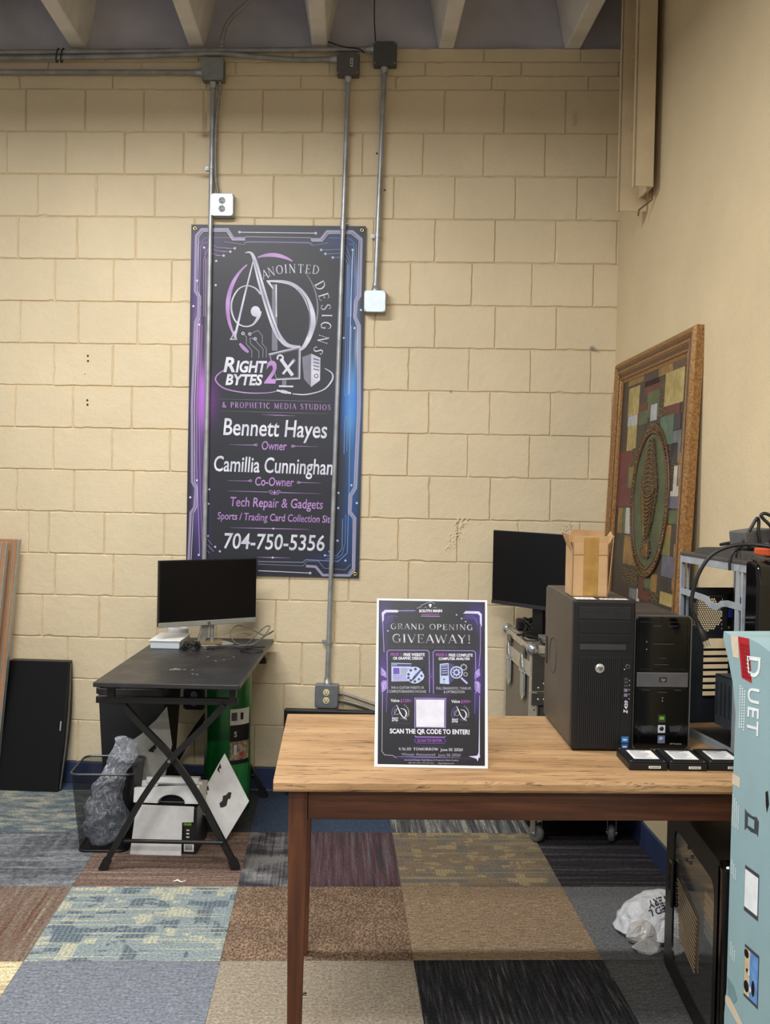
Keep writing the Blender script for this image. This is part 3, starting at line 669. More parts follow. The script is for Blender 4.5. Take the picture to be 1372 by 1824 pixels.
A.line([(1158, 1395), (1150, 1450), (1128, 2350), (1090, 2400), (1010, 2400)], 4, LINE, 2); A.line([(1200, 760), (1188, 1400), (1180, 1900), (1165, 2380), (1100, 2440), (870, 2430), (850, 2450), (530, 2446)], 5, LINE, 2)
A.line([(1168, 1400), (1150, 2300), (1130, 2390), (1085, 2420), (1010, 2425)], 3, LINE, 2); A.line([(530, 2465), (850, 2475), (880, 2440), (960, 2440), (1000, 2490), (1150, 2500), (1190, 2460)], 3, LINE, 2)
A.line([(530, 2512), (900, 2526)], 5, SILV2, 2); A.dot((900, 2526), 10, DOTI)
for c in [(157, 211), (243, 306), (238, 477), (106, 446), (77, 626), (118, 757), (192, 826), (94, 1868), (46, 1990), (182, 1932), (176, 2035), (170, 2266), (222, 2344), (256, 2376), (104, 2403), (1210, 226), (1267, 650), (1222, 778), (1145, 848), (1196, 1895), (1234, 2022), (1104, 1950), (1102, 2058), (1096, 2292), (1040, 2370), (1006, 2398), (1152, 2434)]:
    A.dot(c, 8, DOTI, 3)
# monogram
A.put(ring2((635, 640), 318, [8, 28], -108, -62, 24, 378), PUR, 1)
A.put(ring2((640, 640), 318, [8, 30], -124, -216, 40, 372), PUR, 1); A.put(ring2((640, 640), 316, [14, 26], -222, -237, 16, 372), PUR, 1)
A.put(ring2((640, 640), 322, [3, 12], -46, 54, 40, 370), GRYI, 1)
A.line([(450, 248), (480, 244), (505, 268), (530, 350), (560, 470), (610, 640), (660, 790), (710, 870), (760, 905), (840, 910)], [6, 12, 22, 34, 38, 40, 38, 34, 26, 10], SIL, 3, smooth=6)
A.line([(512, 300), (560, 470), (625, 690), (690, 850)], [4, 10, 10, 4], GRYI, 4, smooth=6)
A.line([(505, 310), (440, 560), (370, 850)], [8, 13, 16], SIL, 2); A.line([(335, 860), (388, 860)], 8, SIL, 3); A.line([(372, 800), (345, 856)], 8, SIL, 2); A.line([(370, 810), (382, 856)], 8, SIL, 2)
A.line([(558, 540), (520, 498), (460, 480), (400, 505), (355, 580), (350, 660), (380, 735), (440, 768), (500, 755), (540, 700), (548, 660)], [14, 10, 8, 9, 11, 12, 10, 8, 12, 24, 30], SIL, 2, smooth=6)
A.put(([(520 + 34 * math.cos(a), 662 + 38 * math.sin(a)) for a in [2 * PI * k / 24 for k in range(24)]], [tuple(range(24))]), SIL, 3)
A.line([(655, 470), (655, 940)], [34, 40], GRYI, 1); A.line([(668, 470), (668, 700)], [10, 10], SIL, 2)
A.line([(600, 446), (720, 452), (800, 480), (870, 550), (915, 650), (925, 740), (905, 830), (870, 900), (840, 935)], [10, 22, 26, 34, 40, 42, 36, 28, 16], SIL, 2, smooth=6)
A.line([(820, 500), (885, 590), (908, 720), (890, 840)], [3, 9, 10, 4], GRYI, 3, smooth=6)
A.line([(600, 446), (620, 462), (645, 500)], [6, 14, 8], SIL, 2)
for g, c, an in [('A', (588, 398), 16), ('N', (634, 380), 12), ('O', (692, 366), 7), ('I', (737, 361), 4), ('N', (783, 358), 1), ('T', (843, 358), -2), ('E', (896, 361), -5), ('D', (950, 366), -8)]:
    A.glyph(g, c, an, 62, SIL, 3)
for g, c, an in [('D', (982, 478), -62), ('E', (1006, 556), -73), ('S', (1020, 630), -83), ('I', (1028, 690), -90), ('G', (1020, 762), -97), ('N', (1000, 858), -108), ('S', (965, 938), -120)]:
    A.glyph(g, c, an, 72, SIL, 3)
# circuit under the monogram
for pts in [[(430, 818), (455, 845), (452, 890), (492, 940), (490, 990)], [(478, 822), (538, 796), (568, 835), (566, 890), (595, 925), (594, 988)], [(516, 856), (480, 852), (482, 890), (542, 945), (542, 994)], [(516, 856), (528, 880), (572, 930), (570, 990)]]: A.line(pts, 6, GRYI, 2)
for c in [(430, 818), (478, 822), (516, 856)]: A.put(ring2(c, 9, 5, 0, 360, 16), SILV2, 3)
# company lockup
A.sans('R', 288, 372, 1090, 986, WHT, 4, offset=.03, shear=.22); A.sans('IGHT', 376, 600, 1092, 1010, WHT, 4, tilt=.01, offset=.035, shear=.22); A.sans('BYTES', 302, 570, 1182, 1106, WHT, 4, tilt=.01, offset=.035, shear=.22)
A.sans('2', 578, 668, 1168, 1010, PUR, 5, offset=.03, shear=.2)
A.poly([(612, 965), (836, 912), (832, 1138), (664, 1146)], GRYI, 3); A.poly([(626, 976), (822, 930), (818, 1126), (668, 1134)], VINYL, 4); A.line([(612, 965), (836, 912), (832, 1138), (664, 1146)], 7, SILV2, 4)
A.line([(722, 1150), (722, 1186)], 30, GRYI, 3); A.line([(684, 1192), (786, 1194)], 12, SILV2, 4)
A.line([(712, 1106), (792, 1006)], 17, SILV2, 5); A.line([(770, 1034), (798, 1000)], 24, GRYI, 5); A.line([(698, 998), (782, 1116)], 24, SILV2, 6); A.put(ring2((694, 992), 20, 12, 150, 420, 20), SILV2, 6)
A.poly([(850, 985), (915, 960), (912, 1196), (862, 1140)], GRYI, 3); A.poly([(915, 960), (980, 990), (976, 1150), (912, 1198)], SIL, 3); A.line([(920, 970), (918, 1192)], 6, SILV2, 5)
for y in (1006, 1030, 1054, 1078): A.line([(930, y - 10), (970, y)], 6, DGI, 5)
A.put(ring2((950, 1118), 13, 5, 0, 360, 18), DGI, 5)
A.line([(290, 1080), (240, 1120), (236, 1160), (300, 1212), (450, 1240), (600, 1240), (670, 1226)], [6, 8, 10, 9, 8, 7, 6], PUR, 2, smooth=6); A.line([(780, 1246), (880, 1250), (1000, 1216), (1060, 1150), (1062, 1100), (1010, 1064)], [6, 8, 9, 11, 10, 5], SIL, 2, smooth=6)
A.line([(668, 1222), (770, 1242)], 14, SILV2, 3); A.line([(700, 1228), (742, 1237)], 22, SIL, 4)
# lower lettering (second layout strip starts 310 layout units further down)
def Y(y): return y + DY
for x0, x1, y in [(250, 1040, 70), (265, 1030, 156)]: A.line([(x0, Y(y)), ((x0 + x1) / 2, Y(y + 8)), (x1, Y(y + 14))], [1, 3.5, 1], GRYI, 2)
A.serif('& PROPHETIC MEDIA STUDIOS', 278, 1052, Y(130), Y(90), PUR, 3, tilt=.02, space=.2, bold=1.2)
A.line([(560, Y(180)), (670, Y(184)), (800, Y(188))], [1, 5, 1], PUR, 2)
K = dict(offset=.012, shear=.14)
A.sans('Bennett Hayes', 284, 1026, Y(325), Y(206), WHT, 3, tilt=.026, **K)
A.sans('Owner', 560, 738, Y(430), Y(368), PUR, 3, tilt=.02, offset=.012, shear=.14)
A.sans('Camillia Cunningham', 218, 1094, Y(584), Y(474), WHT, 3, tilt=.026, **K)
A.sans('Co-Owner', 512, 788, Y(686), Y(624), PUR, 3, tilt=.02, offset=.012, shear=.14)
for x0, x1, y in [(330, 520, 395), (780, 960, 403), (310, 480, 652), (820, 980, 662)]:
    inner = x1 if x1 < 640 else x0
    A.line([(x0, Y(y)), ((x0 + x1) / 2, Y(y + 2)), (x1, Y(y + 3))], [4 if x0 == inner else 1, 3, 4 if x1 == inner else 1], PUR, 2); A.put(ring2((inner, Y(y + 1)), 8, 4, 0, 360, 14), PUR, 3)
    A.dot((inner + (14 if inner == x0 else -14), Y(y + 1)), 5, PUR, 3)
A.line([(310, Y(727)), (600, Y(733))], [1, 5], PUR, 2); A.line([(694, Y(736)), (980, Y(742))], [5, 1], PUR, 2)
for s in (-1, 1):
    A.put(ring2((650 + s * 28, Y(730)), 13, 4, 0, 360, 16, 8), PUR, 3); A.put(ring2((650 + s * 16, Y(742)), 12, 4, 0, 360, 16, 7), PUR, 3)
A.poly([(650, Y(716)), (657, Y(736)), (650, Y(756)), (643, Y(736))], PUR, 3)
A.sans('Tech Repair & Gadgets', 334, 994, Y(835), Y(768), PUR, 3, tilt=.024, offset=.010, shear=.14)
A.sans('Sports / Trading Card Collection Site', 240, 1068, Y(930), Y(878), PUR, 3, tilt=.024, offset=.010, shear=.14)
A.line([(330, Y(990)), (640, Y(994)), (900, Y(998))], [1, 6, 1], PUR, 2); A.dot((640, Y(994)), 7, SILV2, 3)
A.sans('704-750-5356', 286, 1004, Y(1138), Y(1026), WHT, 3, tilt=.016, **K)
A.line([(520, Y(1200)), (634, Y(1202)), (760, Y(1204))], [1, 6, 1], PUR, 2); A.dot((634, Y(1202)), 7, SILV2, 3)
mb.build('vinyl_sheet', t)
BRASS = M('brass_eyelet', (196, 178, 110), .3, .8)
for u, v in [(.022, .012), (.978, .012), (.022, .988), (.978, .988)]:
    MB().use(BRASS).lathe([(.0045, -.003), (.0075, -.005), (.0105, -.0025), (.0105, 0)], (u * BW, sheet_y(u, v), (1 - v) * BH), 20, 'Y').build('eyelet', t)

# ------------------------------------------------------------------ black folding desk
def streaked_black(name, c, dust, rough=.42):
    t = NT(name); v = t.co('Object')
    a = t.ramp(t.noise(t.co('Object', (3, 2, 1)), 2.0, 5, .7), [(.48, (0, 0, 0, 1)), (.72, (1, 1, 1, 1))])
    t.color(t.mix(t.math('MULTIPLY', a, .45), rgb(*c), rgb(*dust))); t.set(t.math('ADD', t.math('MULTIPLY', t.noise(v, 8, 3), .25), rough - .12)); return t.m
DTOP = streaked_black('black_desk_laminate', (40, 40, 42), (74, 72, 70), .40)
BSTL = M('black_steel', (27, 27, 28), .42, .2, var=.12, vs=20)
BPLA = M('black_plastic', (16, 16, 17), .45, var=.1)
BMAT = M('matte_black', (15, 15, 16), .6)
WPLA = M('white_plastic', (226, 228, 230), .4)
DK = thing('folding_desk', 'black folding desk with crossed tube legs standing end on to the block wall', 'desk', (-.9855, 3.8775, 0), .042)
m = MB().use(DTOP).box((-.2755, 0, .7265), (.2755, 1.17, .745)); m.build('desktop', DK, bevel=.003)
m = MB().use(M('scuff_mark', (176, 174, 160), .7))                      # worn sticker residue on the top
for k in range(26):
    x = -.02 + R.gauss(0, .022); y = .30 + R.gauss(0, .012); s = R.uniform(.002, .007); m.quad((x - s, y - s * .5, .7454), (x + s, y - s * .6, .7454), (x + s * .8, y + s * .5, .7454), (x - s * .9, y + s * .6, .7454))
for x, y in [(.10, .52), (.13, .55), (.06, .21), (.08, .2), (.05, .62), (.16, .63)]: m.quad((x - .006, y - .003, .7453), (x + .006, y - .002, .7453), (x + .004, y + .003, .7453), (x - .004, y + .003, .7453))
w_ = m.build('worn_mark', DK); w_['kind'] = 'stuff'
SQ = [(-.0115, -.0115), (.0115, -.0115), (.0115, .0115), (-.0115, .0115)]
for y in (.115, 1.055):
    for s in (-1, 1):
        dy = .016 * s; P = [(-s * .205, y + dy, .648), (-s * .12, y + dy, .555), (0, y + dy, .432), (s * .10, y + dy, .29), (s * .175, y + dy, .155), (s * .252, y + dy, .012)]
        MB().use(BSTL).tube(catmull(P, 5), .012, prof=SQ).build('leg', DK)
        MB().use(BPLA).tube([(s * .238, y + dy, .038), (s * .256, y + dy, .0)], .015, prof=[(a * 1.35, b * 1.35) for a, b in SQ]).build('foot_cap', DK)
        MB().use(BSTL).box((s * .235 - .013, y - .014, .668), (s * .235 + .013, y + .014, .7265)).build('post', DK)
    MB().use(BSTL).box((-.292, y - .013, .645), (.255, y + .013, .671)).build('top_bar', DK, bevel=.003)
    MB().use(BSTL).cyl((-.205, y, .108), (.205, y, .108), .008, 12).build('cross_bar', DK)
    MB().use(SCREW).cyl((0, y - .045, .432), (0, y + .045, .432), .006, 10).build('pivot_bolt', DK)
for s in (-1, 1): MB().use(BSTL).box((s * .17 - .012, .115, .70), (s * .17 + .012, 1.055, .7265)).build('side_rail', DK)

# monitor on the desk
SILP = M('silver_plastic', (162, 162, 154), .38, .35)
SCRN = M('dark_screen', (8, 8, 10), .33, spec=.35)
ph = math.radians(37)
T = thing('monitor', 'silver bezel flat monitor angled on the far end of the black desk', 'monitor', (-1.035, 4.83, .745), ph)
W2, zb, zt = .245, .095, .398
m = MB().use(BPLA).box((-W2, -.004, zb), (W2, .016, zt)); m.box((-.15, .016, zb + .04), (.15, .035, zb + .20)); m.build('rear_shell', T, bevel=.003)
MB().use(BMAT).box((-W2, -.0065, zb + .020), (W2, -.004, zt)).use(SCRN).box((-W2 + .004, -.0075, zb + .024), (W2 - .004, -.006, zt - .005)).build('screen', T)
b = MB().use(SILP).box((-W2, -.011, zb - .002), (W2, .004, zb + .021)).build('chin', T, bevel=.002)
m = MB().use(M('logo_dark', (70, 74, 76), .4)).lathe([(1e-4, -.0122), (.0075, -.0122), (.008, -.0105)], (0, 0, zb + .0095), 24, 'Y')
lt = fit_text('hp', -.0042, .0042, zb + .0062, zb + .0135, shear=.3); m.use(SILP).add([(x, -.0126, z) for x, z in lt[0]], lt[1]); m.build('badge', b)
m = MB().use(SILP); m.prism([(-.045, .004), (-.005, .004), (.03, zb + .03), (-.012, zb + .03)], .018, .032); m.build('stand_neck', T, bevel=.003)
m = MB().use(M('light_silver', (176, 178, 180), .35, .6)).cyl((.035, .03, .005), (.035, .03, zb + .05), .011, 12); m.build('stand_post', T)
MB().use(SILP).box((-.05, -.055, 0), (.11, .10, .007)).build('stand_base', T, bevel=.003)

# white roll, tray and cables beside the monitor
T = thing('tape_roll', 'white roll of wide tape standing behind the clear tray under the monitor', 'tape roll', (-1.21, 4.98, .745))
MB().use(WPLA).lathe([(.022, 0), (.047, 0), (.048, .003), (.048, .052), (.047, .055), (.022, .055), (.021, .052), (.021, 0)], n=36).build('tape', T)
MB().use(M('cardboard_core', (190, 160, 120), .8)).lathe([(.0205, .002), (.0205, .053), (.018, .053), (.018, .002), (.0205, .002)], n=28).build('core', T)
t = NT('frosted_plastic'); t.color(rgb(214, 220, 224)); t.set(.35, 0, .4); t.b.inputs['Alpha'].default_value = .82; FROST = t.m
T = thing('plastic_tray', 'flat frosted white plastic tray at the left edge of the black desk', 'tray', (-1.20, 4.775, .745), .03)
m = MB().use(FROST).prism([(-.066, 0), (.066, 0), (.068, .034), (-.068, .034), (-.064, .0305), (-.064, .004), (.062, .004), (.062, .0305), (-.064, .0305)][:4], -.10, .13); m.build('tray_body', T, bevel=.004)
MB().use(M('white_lid', (232, 234, 236), .35)).box((-.072, -.105, .0342), (.072, .135, .040)).build('tray_lid', T, bevel=.002)
o = MB().use(M('brown_stick', (128, 104, 62), .6)).box((-.09, -.009, 0), (.09, .009, .008)).build('wooden_stick', loc=(-1.055, 4.80, .7545), rot=(0, 0, .08)); tag(o, 'thin brown wooden stick lying across the silver monitor base', 'stick')
def tangle(name, label, c, rad, n, r, mat, h=.02, seed=1, cat='cable', ends=(), stretch=(1, 1)):
    q = random.Random(seed); P = []
    for k in range(n * 7):
        a = 2 * PI * k / 7 + q.uniform(-.25, .25); rr = rad * q.uniform(.45, 1.05)
        P.append((c[0] + rr * math.cos(a) * stretch[0], c[1] + rr * math.sin(a) * stretch[1], c[2] + r + h * (.5 + .5 * math.sin(k * 1.7 + q.random()))))
    P = [*reversed(ends[:0])] + P + list(ends)
    o = MB().use(mat).tube(catmull(P, 5), r, 6).build(name); return tag(o, label, cat)
tangle('cable_coil', 'small dark tangled cable coil on the desk in front of the silver monitor base', (-1.07, 4.665, .745), .048, 6, .0022, BLK, .034, 3)
GCB = M('grey_cable', (92, 92, 90), .5)
P = [(-1.0, 4.76, .749), (-.93, 4.80, .749), (-.88, 4.78, .75), (-.82, 4.80, .76), (-.775, 4.86, .79), (-.76, 4.93, .822), (-.79, 4.96, .815), (-.83, 4.88, .775), (-.85, 4.80, .75), (-.80, 4.80, .765), (-.755, 4.87, .80), (-.745, 4.95, .80), (-.79, 4.97, .775), (-.84, 4.95, .80), (-.90, 4.93, .825), (-.93, 4.90, .815), (-.935, 4.86, .79), (-.90, 4.83, .755), (-.84, 4.83, .749), (-.78, 4.80, .75)]
o = MB().use(GCB).tube(catmull(P, 7), .0026, 6).build('cable_coil'); tag(o, 'stiff grey cable looping up at the right rear corner of the black desk', 'cable')
P = [(-.98, 4.70, .749), (-.92, 4.73, .75), (-.86, 4.72, .749), (-.80, 4.70, .75), (-.755, 4.69, .749), (-.76, 4.63, .75), (-.80, 4.62, .749), (-.85, 4.66, .75), (-.80, 4.72, .755), (-.745, 4.70, .762)]
T = thing('usb_cable', 'black cable with plug ends lying at the right edge of the desk', 'cable', (-.98, 4.70, .745))
MB().use(BLK).tube(catmull([(x + .98, y - 4.70, z - .745) for x, y, z in P], 6), .0024, 6).build('cord', T)
MB().use(BLK).box((-.03, -.008, .001), (.0, .008, .009)).use(SCREW).box((-.046, -.006, .0025), (-.03, .006, .0075)).build('plug', T, bevel=.0008)

# things under and round the desk
TBIN = M('bin_plastic', (26, 27, 30), .5, var=.1, vs=10)
def tapered(mb, a0, b0, a1, b1, h, th=.004, seg=1):
    """open tapered box, walls with thickness"""
    O = [(-a0, -b0, 0), (a0, -b0, 0), (a0, b0, 0), (-a0, b0, 0), (-a1, -b1, h), (a1, -b1, h), (a1, b1, h), (-a1, b1, h)]
    I = [(-a0 + th, -b0 + th, th), (a0 - th, -b0 + th, th), (a0 - th, b0 - th, th), (-a0 + th, b0 - th, th), (-a1 + th, -b1 + th, h), (a1 - th, -b1 + th, h), (a1 - th, b1 - th, h), (-a1 + th, b1 - th, h)]
    F = [(3, 2, 1, 0)] + [(i, (i + 1) % 4, (i + 1) % 4 + 4, i + 4) for i in range(4)] + [(8, 9, 10, 11)] + [((i + 1) % 4 + 8, i + 8, i + 12, (i + 1) % 4 + 12) for i in range(4)] + [(i + 4, (i + 1) % 4 + 4, (i + 1) % 4 + 12, i + 12) for i in range(4)]
    return mb.add(O + I, F)
T = thing('trash_bin', 'tall black plastic trash bin standing partly under the left side of the desk', 'bin', (-1.298, 4.665, 0), .04)
tapered(MB().use(TBIN), .118, .145, .145, .18, .585).build('bin_body', T, bevel=.012)
m = MB().use(TBIN); rp = []
for (x0, y0, x1, y1) in [(-.152, -.188, .152, .188)]:
    c = .03
    for cx, cy, a0 in [(x1 - c, y1 - c, 0), (x0 + c, y1 - c, 90), (x0 + c, y0 + c, 180), (x1 - c, y0 + c, 270)]:
        for k in range(6): a = math.radians(a0 + 18 * k); rp.append((cx + c * math.cos(a), cy + c * math.sin(a), .588))
m.tube(rp, .01, prof=[(-.014, -.007), (.010, -.007), (.010, .007), (-.014, .007)], closed=True); m.build('rim', T)

# wire mesh basket: real gauze pattern
t = NT('black_wire_gauze'); xs = t.sep(t.co('Object')); t.color(rgb(22, 22, 23)); t.set(.45, .4)
g1 = t.math('LESS_THAN', t.math('FRACT', t.math('MULTIPLY', t.math('ADD', xs[0], xs[1]), 330.0)), .30); g2 = t.math('LESS_THAN', t.math('FRACT', t.math('MULTIPLY', xs[2], 330.0)), .30)
t.l(t.math('MAXIMUM', g1, g2), t.b.inputs['Alpha']); GAUZE = t.m
T = thing('wastebasket', 'small black wire mesh wastebasket on the carpet left of the desk legs', 'wastebasket', (-1.318, 4.265, 0), .10)
V = []; F = []; st = [(-.096, -.118), (.096, -.118), (.096, .118), (-.096, .118)]; tp = [(-.128, -.145), (.128, -.145), (.128, .145), (-.128, .145)]
def rounded(q, c, n=5):
    o = []
    for (x, y), a0 in zip([q[2], q[3], q[0], q[1]], (0, 90, 180, 270)):
        sx, sy = (1 if x > 0 else -1), (1 if y > 0 else -1)
        for k in range(n): a = math.radians(a0 + 90 * k / (n - 1)); o.append((x - sx * c + c * math.cos(a), y - sy * c + c * math.sin(a)))
    return o
lo, hi = rounded(st, .03), rounded(tp, .035); n = len(lo)
V = [(x, y, .008) for x, y in lo] + [(x, y, .322) for x, y in hi]
MB().use(GAUZE).add(V, [(i, (i + 1) % n, (i + 1) % n + n, i + n) for i in range(n)]).build('mesh_side', T)
MB().use(BSTL).add([(x, y, .004) for x, y in lo], [tuple(range(n))]).tube([(x, y, .006) for x, y in lo], .005, 6, closed=True).build('base_plate', T)
MB().use(M('grey_steel_rim', (96, 98, 100), .35, .7)).tube([(x, y, .324) for x, y in hi], .0045, 8, closed=True).build('rim', T)

# clear bag: crumpled film
t = NT('clear_film'); t.t.nodes.remove(t.b); v = t.co('Object')
tr = t.n('ShaderNodeBsdfTransparent'); tr.inputs[0].default_value = (.90, .92, .95, 1); gs = t.n('ShaderNodeBsdfGlossy'); gs.inputs[1].default_value = .10; gs.inputs[0].default_value = (.9, .93, 1, 1)
df = t.n('ShaderNodeBsdfDiffuse'); df.inputs[0].default_value = rgb(228, 233, 242)
bp = t.n('ShaderNodeBump'); bp.inputs['Strength'].default_value = .8; bp.inputs['Distance'].default_value = .01; t.l(t.math('ADD', t.noise(v, 28, 4, .6, 1.2), t.vor(v, 34)), bp.inputs['Height'])
t.l(bp.outputs[0], gs.inputs['Normal']); t.l(bp.outputs[0], df.inputs['Normal'])
lw = t.n('ShaderNodeLayerWeight'); lw.inputs[0].default_value = .35; t.l(bp.outputs[0], lw.inputs[1])
m1 = t.n('ShaderNodeMixShader'); t.l(t.math('MULTIPLY', lw.outputs[1], .8), m1.inputs[0]); t.l(tr.outputs[0], m1.inputs[1]); t.l(gs.outputs[0], m1.inputs[2])
m2 = t.n('ShaderNodeMixShader'); cr = t.ramp(t.math('ABSOLUTE', t.math('SUBTRACT', t.noise(t.co('Object', (1, 1, .7)), 19, 3, .5, .8), .5)), [(.0, (.9, .9, .9, 1)), (.014, (.5, .5, .5, 1)), (.05, (.24, .24, .24, 1))]); t.l(cr, m2.inputs[0]); t.l(m1.outputs[0], m2.inputs[1]); t.l(df.outputs[0], m2.inputs[2]); t.l(m2.outputs[0], t.out.inputs[0]); FILM = t.m  # white crease lines paint the film's highlights into its diffuse colour
def crumple(name, rings, mat, n=40, amp=.012, fr=18, seed=0, parent=None, loc=None, flat=False):
    """closed crumpled skin through rings (cx, cy, cz, rx, ry)"""
    V = []; F = []; m = len(rings)
    for j, (cx, cy, cz, rx, ry) in enumerate(rings):
        for k in range(n):
            a = 2 * PI * k / n; p = Vector((cx + rx * math.cos(a), cy + ry * math.sin(a), cz))
            q = p * fr + Vector((seed * 3.1, seed, 0)); f = (mnoise.noise(q) + .6 * abs(mnoise.noise(q * 2.3)) - .25) * amp * min(1, rx / .03)
            d = Vector((math.cos(a), math.sin(a), mnoise.noise(q * 1.4) * .6))
            V.append(tuple(p + d * f))
    for j in range(m - 1):
        for k in range(n): F.append((j * n + k, j * n + (k + 1) % n, (j + 1) * n + (k + 1) % n, (j + 1) * n + k))
    F.append(tuple(reversed(range(n)))); F.append(tuple((m - 1) * n + k for k in range(n)))
    return MB().use(mat).add(V, F).build(name, parent, loc=loc)
def interp(rings, k=4):
    q = []
    for a, b in zip(rings[:-1], rings[1:]):
        for i in range(k): f = i / k; f = f; q.append(tuple(a[c] + (b[c] - a[c]) * f for c in range(5)))
    return q + [rings[-1]]
rg = interp([(-.012, 0, .014, .05, .07), (-.01, 0, .03, .082, .08), (0, 0, .09, .094, .09), (-.008, .0, .16, .085, .08), (-.006, 0, .22, .062, .055), (.022, 0, .28, .052, .045), (.046, 0, .33, .054, .042), (.062, 0, .385, .062, .045), (.07, 0, .43, .05, .035), (.06, 0, .445, .02, .015)], 4)
o = crumple('clear_plastic_bag', rg, FILM, 44, .024, 17, 5, loc=(-1.32, 4.262, 0)); tag(o, 'crumpled clear plastic bag sticking out of the wire mesh wastebasket', 'plastic bag')

# green cylinder package
t = NT('green_film'); v = t.co('Object'); t.color(t.ramp(t.noise(t.co('Object', (6, 6, 1.2)), 1.5, 4), [(.3, rgb(10, 66, 30)), (.55, rgb(24, 112, 50)), (.75, rgb(70, 158, 84))])); t.set(.28, 0, .5); t.bump(t.noise(t.co('Object', (30, 30, 4)), 1, 3), .4, .006); GREEN = t.m
T = thing('green_package', 'tall glossy green cylinder package under the right side of the desk', 'package', (-.925, 4.785, 0))
MB().use(GREEN).lathe([(1e-4, 0), (.10, 0), (.106, .006), (.107, .2), (.104, .35), (.107, .5), (.106, .694), (.10, .70), (1e-4, .70)], n=44).build('package_body', T)
def curved_label(mb, mat, a0, a1, z0, z1, r=.1085):
    n = 14; V = []; F = []
    for k in range(n + 1):
        a = math.radians(a0 + (a1 - a0) * k / n); V += [(r * math.sin(a), -r * math.cos(a), z0), (r * math.sin(a), -r * math.cos(a), z1)]
    return mb.use(mat).add(V, [(2 * k, 2 * k + 2, 2 * k + 3, 2 * k + 1) for k in range(n)], True)
LBW = M('label_white', (225, 225, 220), .6); LBK = M('label_black', (24, 24, 26), .45)
m = MB(); curved_label(m, LBW, 16, 72, .405, .478); curved_label(m, LBK, 16, 72, .33, .405); curved_label(m, M('label_photo', (150, 132, 112), .5, var=.5, vs=60), 16, 72, .245, .33); curved_label(m, LBK, 16, 72, .226, .245)
curved_label(m, GRYI, 19, 33, .425, .462, .1092)
for k in range(7): curved_label(m, LBK, 20 + k * 1.9, 20.8 + k * 1.9, .425, .462, .1096)
curved_label(m, LBK, 42, 50, .428, .46, .1092); curved_label(m, M('label_red', (170, 66, 50), .5), 40, 52, .262, .28, .1092); curved_label(m, M('label_bottle', (208, 216, 210), .4), 26, 33, .268, .315, .1092)
V, F = fit_text('S', 26, 33, .352, .376, offset=.02); m.use(LBW).add([(.1094 * math.sin(math.radians(a)), -.1094 * math.cos(math.radians(a)), z) for a, z in V], F)
m.build('label', T)

# torn white packaging box under the desk
WCARD = M('white_card', (226, 226, 224), .55, var=.04); GCARD = M('grey_card', (168, 166, 158), .7)
T = thing('open_product_box', 'opened white product box with foam insert spilling out under the desk', 'box', (-1.05, 4.14, 0), .02)
m = MB().use(LBK).box((-.105, .02, 0), (.125, .24, .19)); m.build('box_body', T, bevel=.003)
m = MB().use(M('label_green', (120, 170, 60), .5)).box((.072, .0165, .118), (.104, .0195, .168)).use(LBK).box((.082, .015, .130), (.096, .017, .156)).use(LBW)
for k in range(3): m.box((.084, .0165, .068 + k * .014), (.096, .0195, .073 + k * .014))
m.box((.075, .0165, .012), (.115, .0195, .045)).use(LBK)
for k in range(6): m.box((.08 + k * .005, .0155, .018), (.0825 + k * .005, .0175, .04))
m.build('printed_side', T)
m = MB().use(WCARD).prism([(-.14, 0), (.068, -.0), (.07, .135), (.115, .137), (.117, .2), (-.116, .203)], .0, .004); m.build('front_flap', T, bevel=.0008)
# moulded foam insert with round cut-out
arch = [(.055 * math.cos(a) + .02, .055 * math.sin(a) * .62) for a in [PI * k / 14 for k in range(15)]]
pl = [(-.135, 0), (.02 - .055, 0)] + list(reversed(arch)) + [(.02 + .055, 0), (.13, 0), (.13, .075), (-.135, .06)]
X = Matrix.Translation((0, .02, .204)) @ Matrix.Rotation(-.22, 4, 'X')
m = MB().use(WCARD).at(X).prism(pl, 0, .055); m.box((-.12, .06, .0), (.13, .20, .085)); m.box((-.10, .05, .075), (.115, .085, .10)); m.box((-.08, .10, .083), (.10, .18, .10)); m.build('foam_insert', T, bevel=.004)
MB().use(BMAT).box((-.05, .075, .196), (.09, .10, .26)).build('inner_card', T)
def sheet(pts, th, nrm, mat, name, bevel=0):
    N = Vector(nrm).normalized() * th; n = len(pts); V = [tuple(p) for p in pts] + [tuple(Vector(p) + N) for p in pts]
    F = [tuple(range(n)), tuple(reversed(range(n, 2 * n)))] + [(i, i + n, (i + 1) % n + n, (i + 1) % n) for i in range(n)]
    return MB().use(mat).add(V, F)
P0 = Vector((1.05, -4.14, 0))
q = [Vector(p) + P0 for p in [(-.862, 4.42, .345), (-.748, 4.38, .155), (-.838, 4.28, .004), (-.955, 4.30, .165)]]
sheet(q, .004, (-.1, 1, .2), WCARD, 'lid_panel').build('lid_panel', T)
nn = (q[1] - q[0]).cross(q[3] - q[0]).normalized(); nn = -nn if nn.y > 0 else nn
def onlid(u, v): return q[0] + (q[1] - q[0]) * u + (q[3] - q[0]) * v + nn * .0016
hole = [(.50, .30), (.56, .25), (.60, .33), (.56, .38), (.60, .47), (.55, .55), (.50, .60), (.44, .58), (.47, .5), (.43, .44), (.48, .38)]
MB().use(BMAT).add([onlid(u, v) for u, v in hole], [tuple(range(len(hole)))]).build('hang_slot', T)
for v0 in (.18, .62): MB().use(BMAT).add([onlid(u, v) for u, v in [(.02, v0), (.10, v0 + .03), (.06, v0 + .07), (.12, v0 + .11), (.03, v0 + .12)]], [(0, 1, 2, 3, 4)]).build('hang_slot', T)
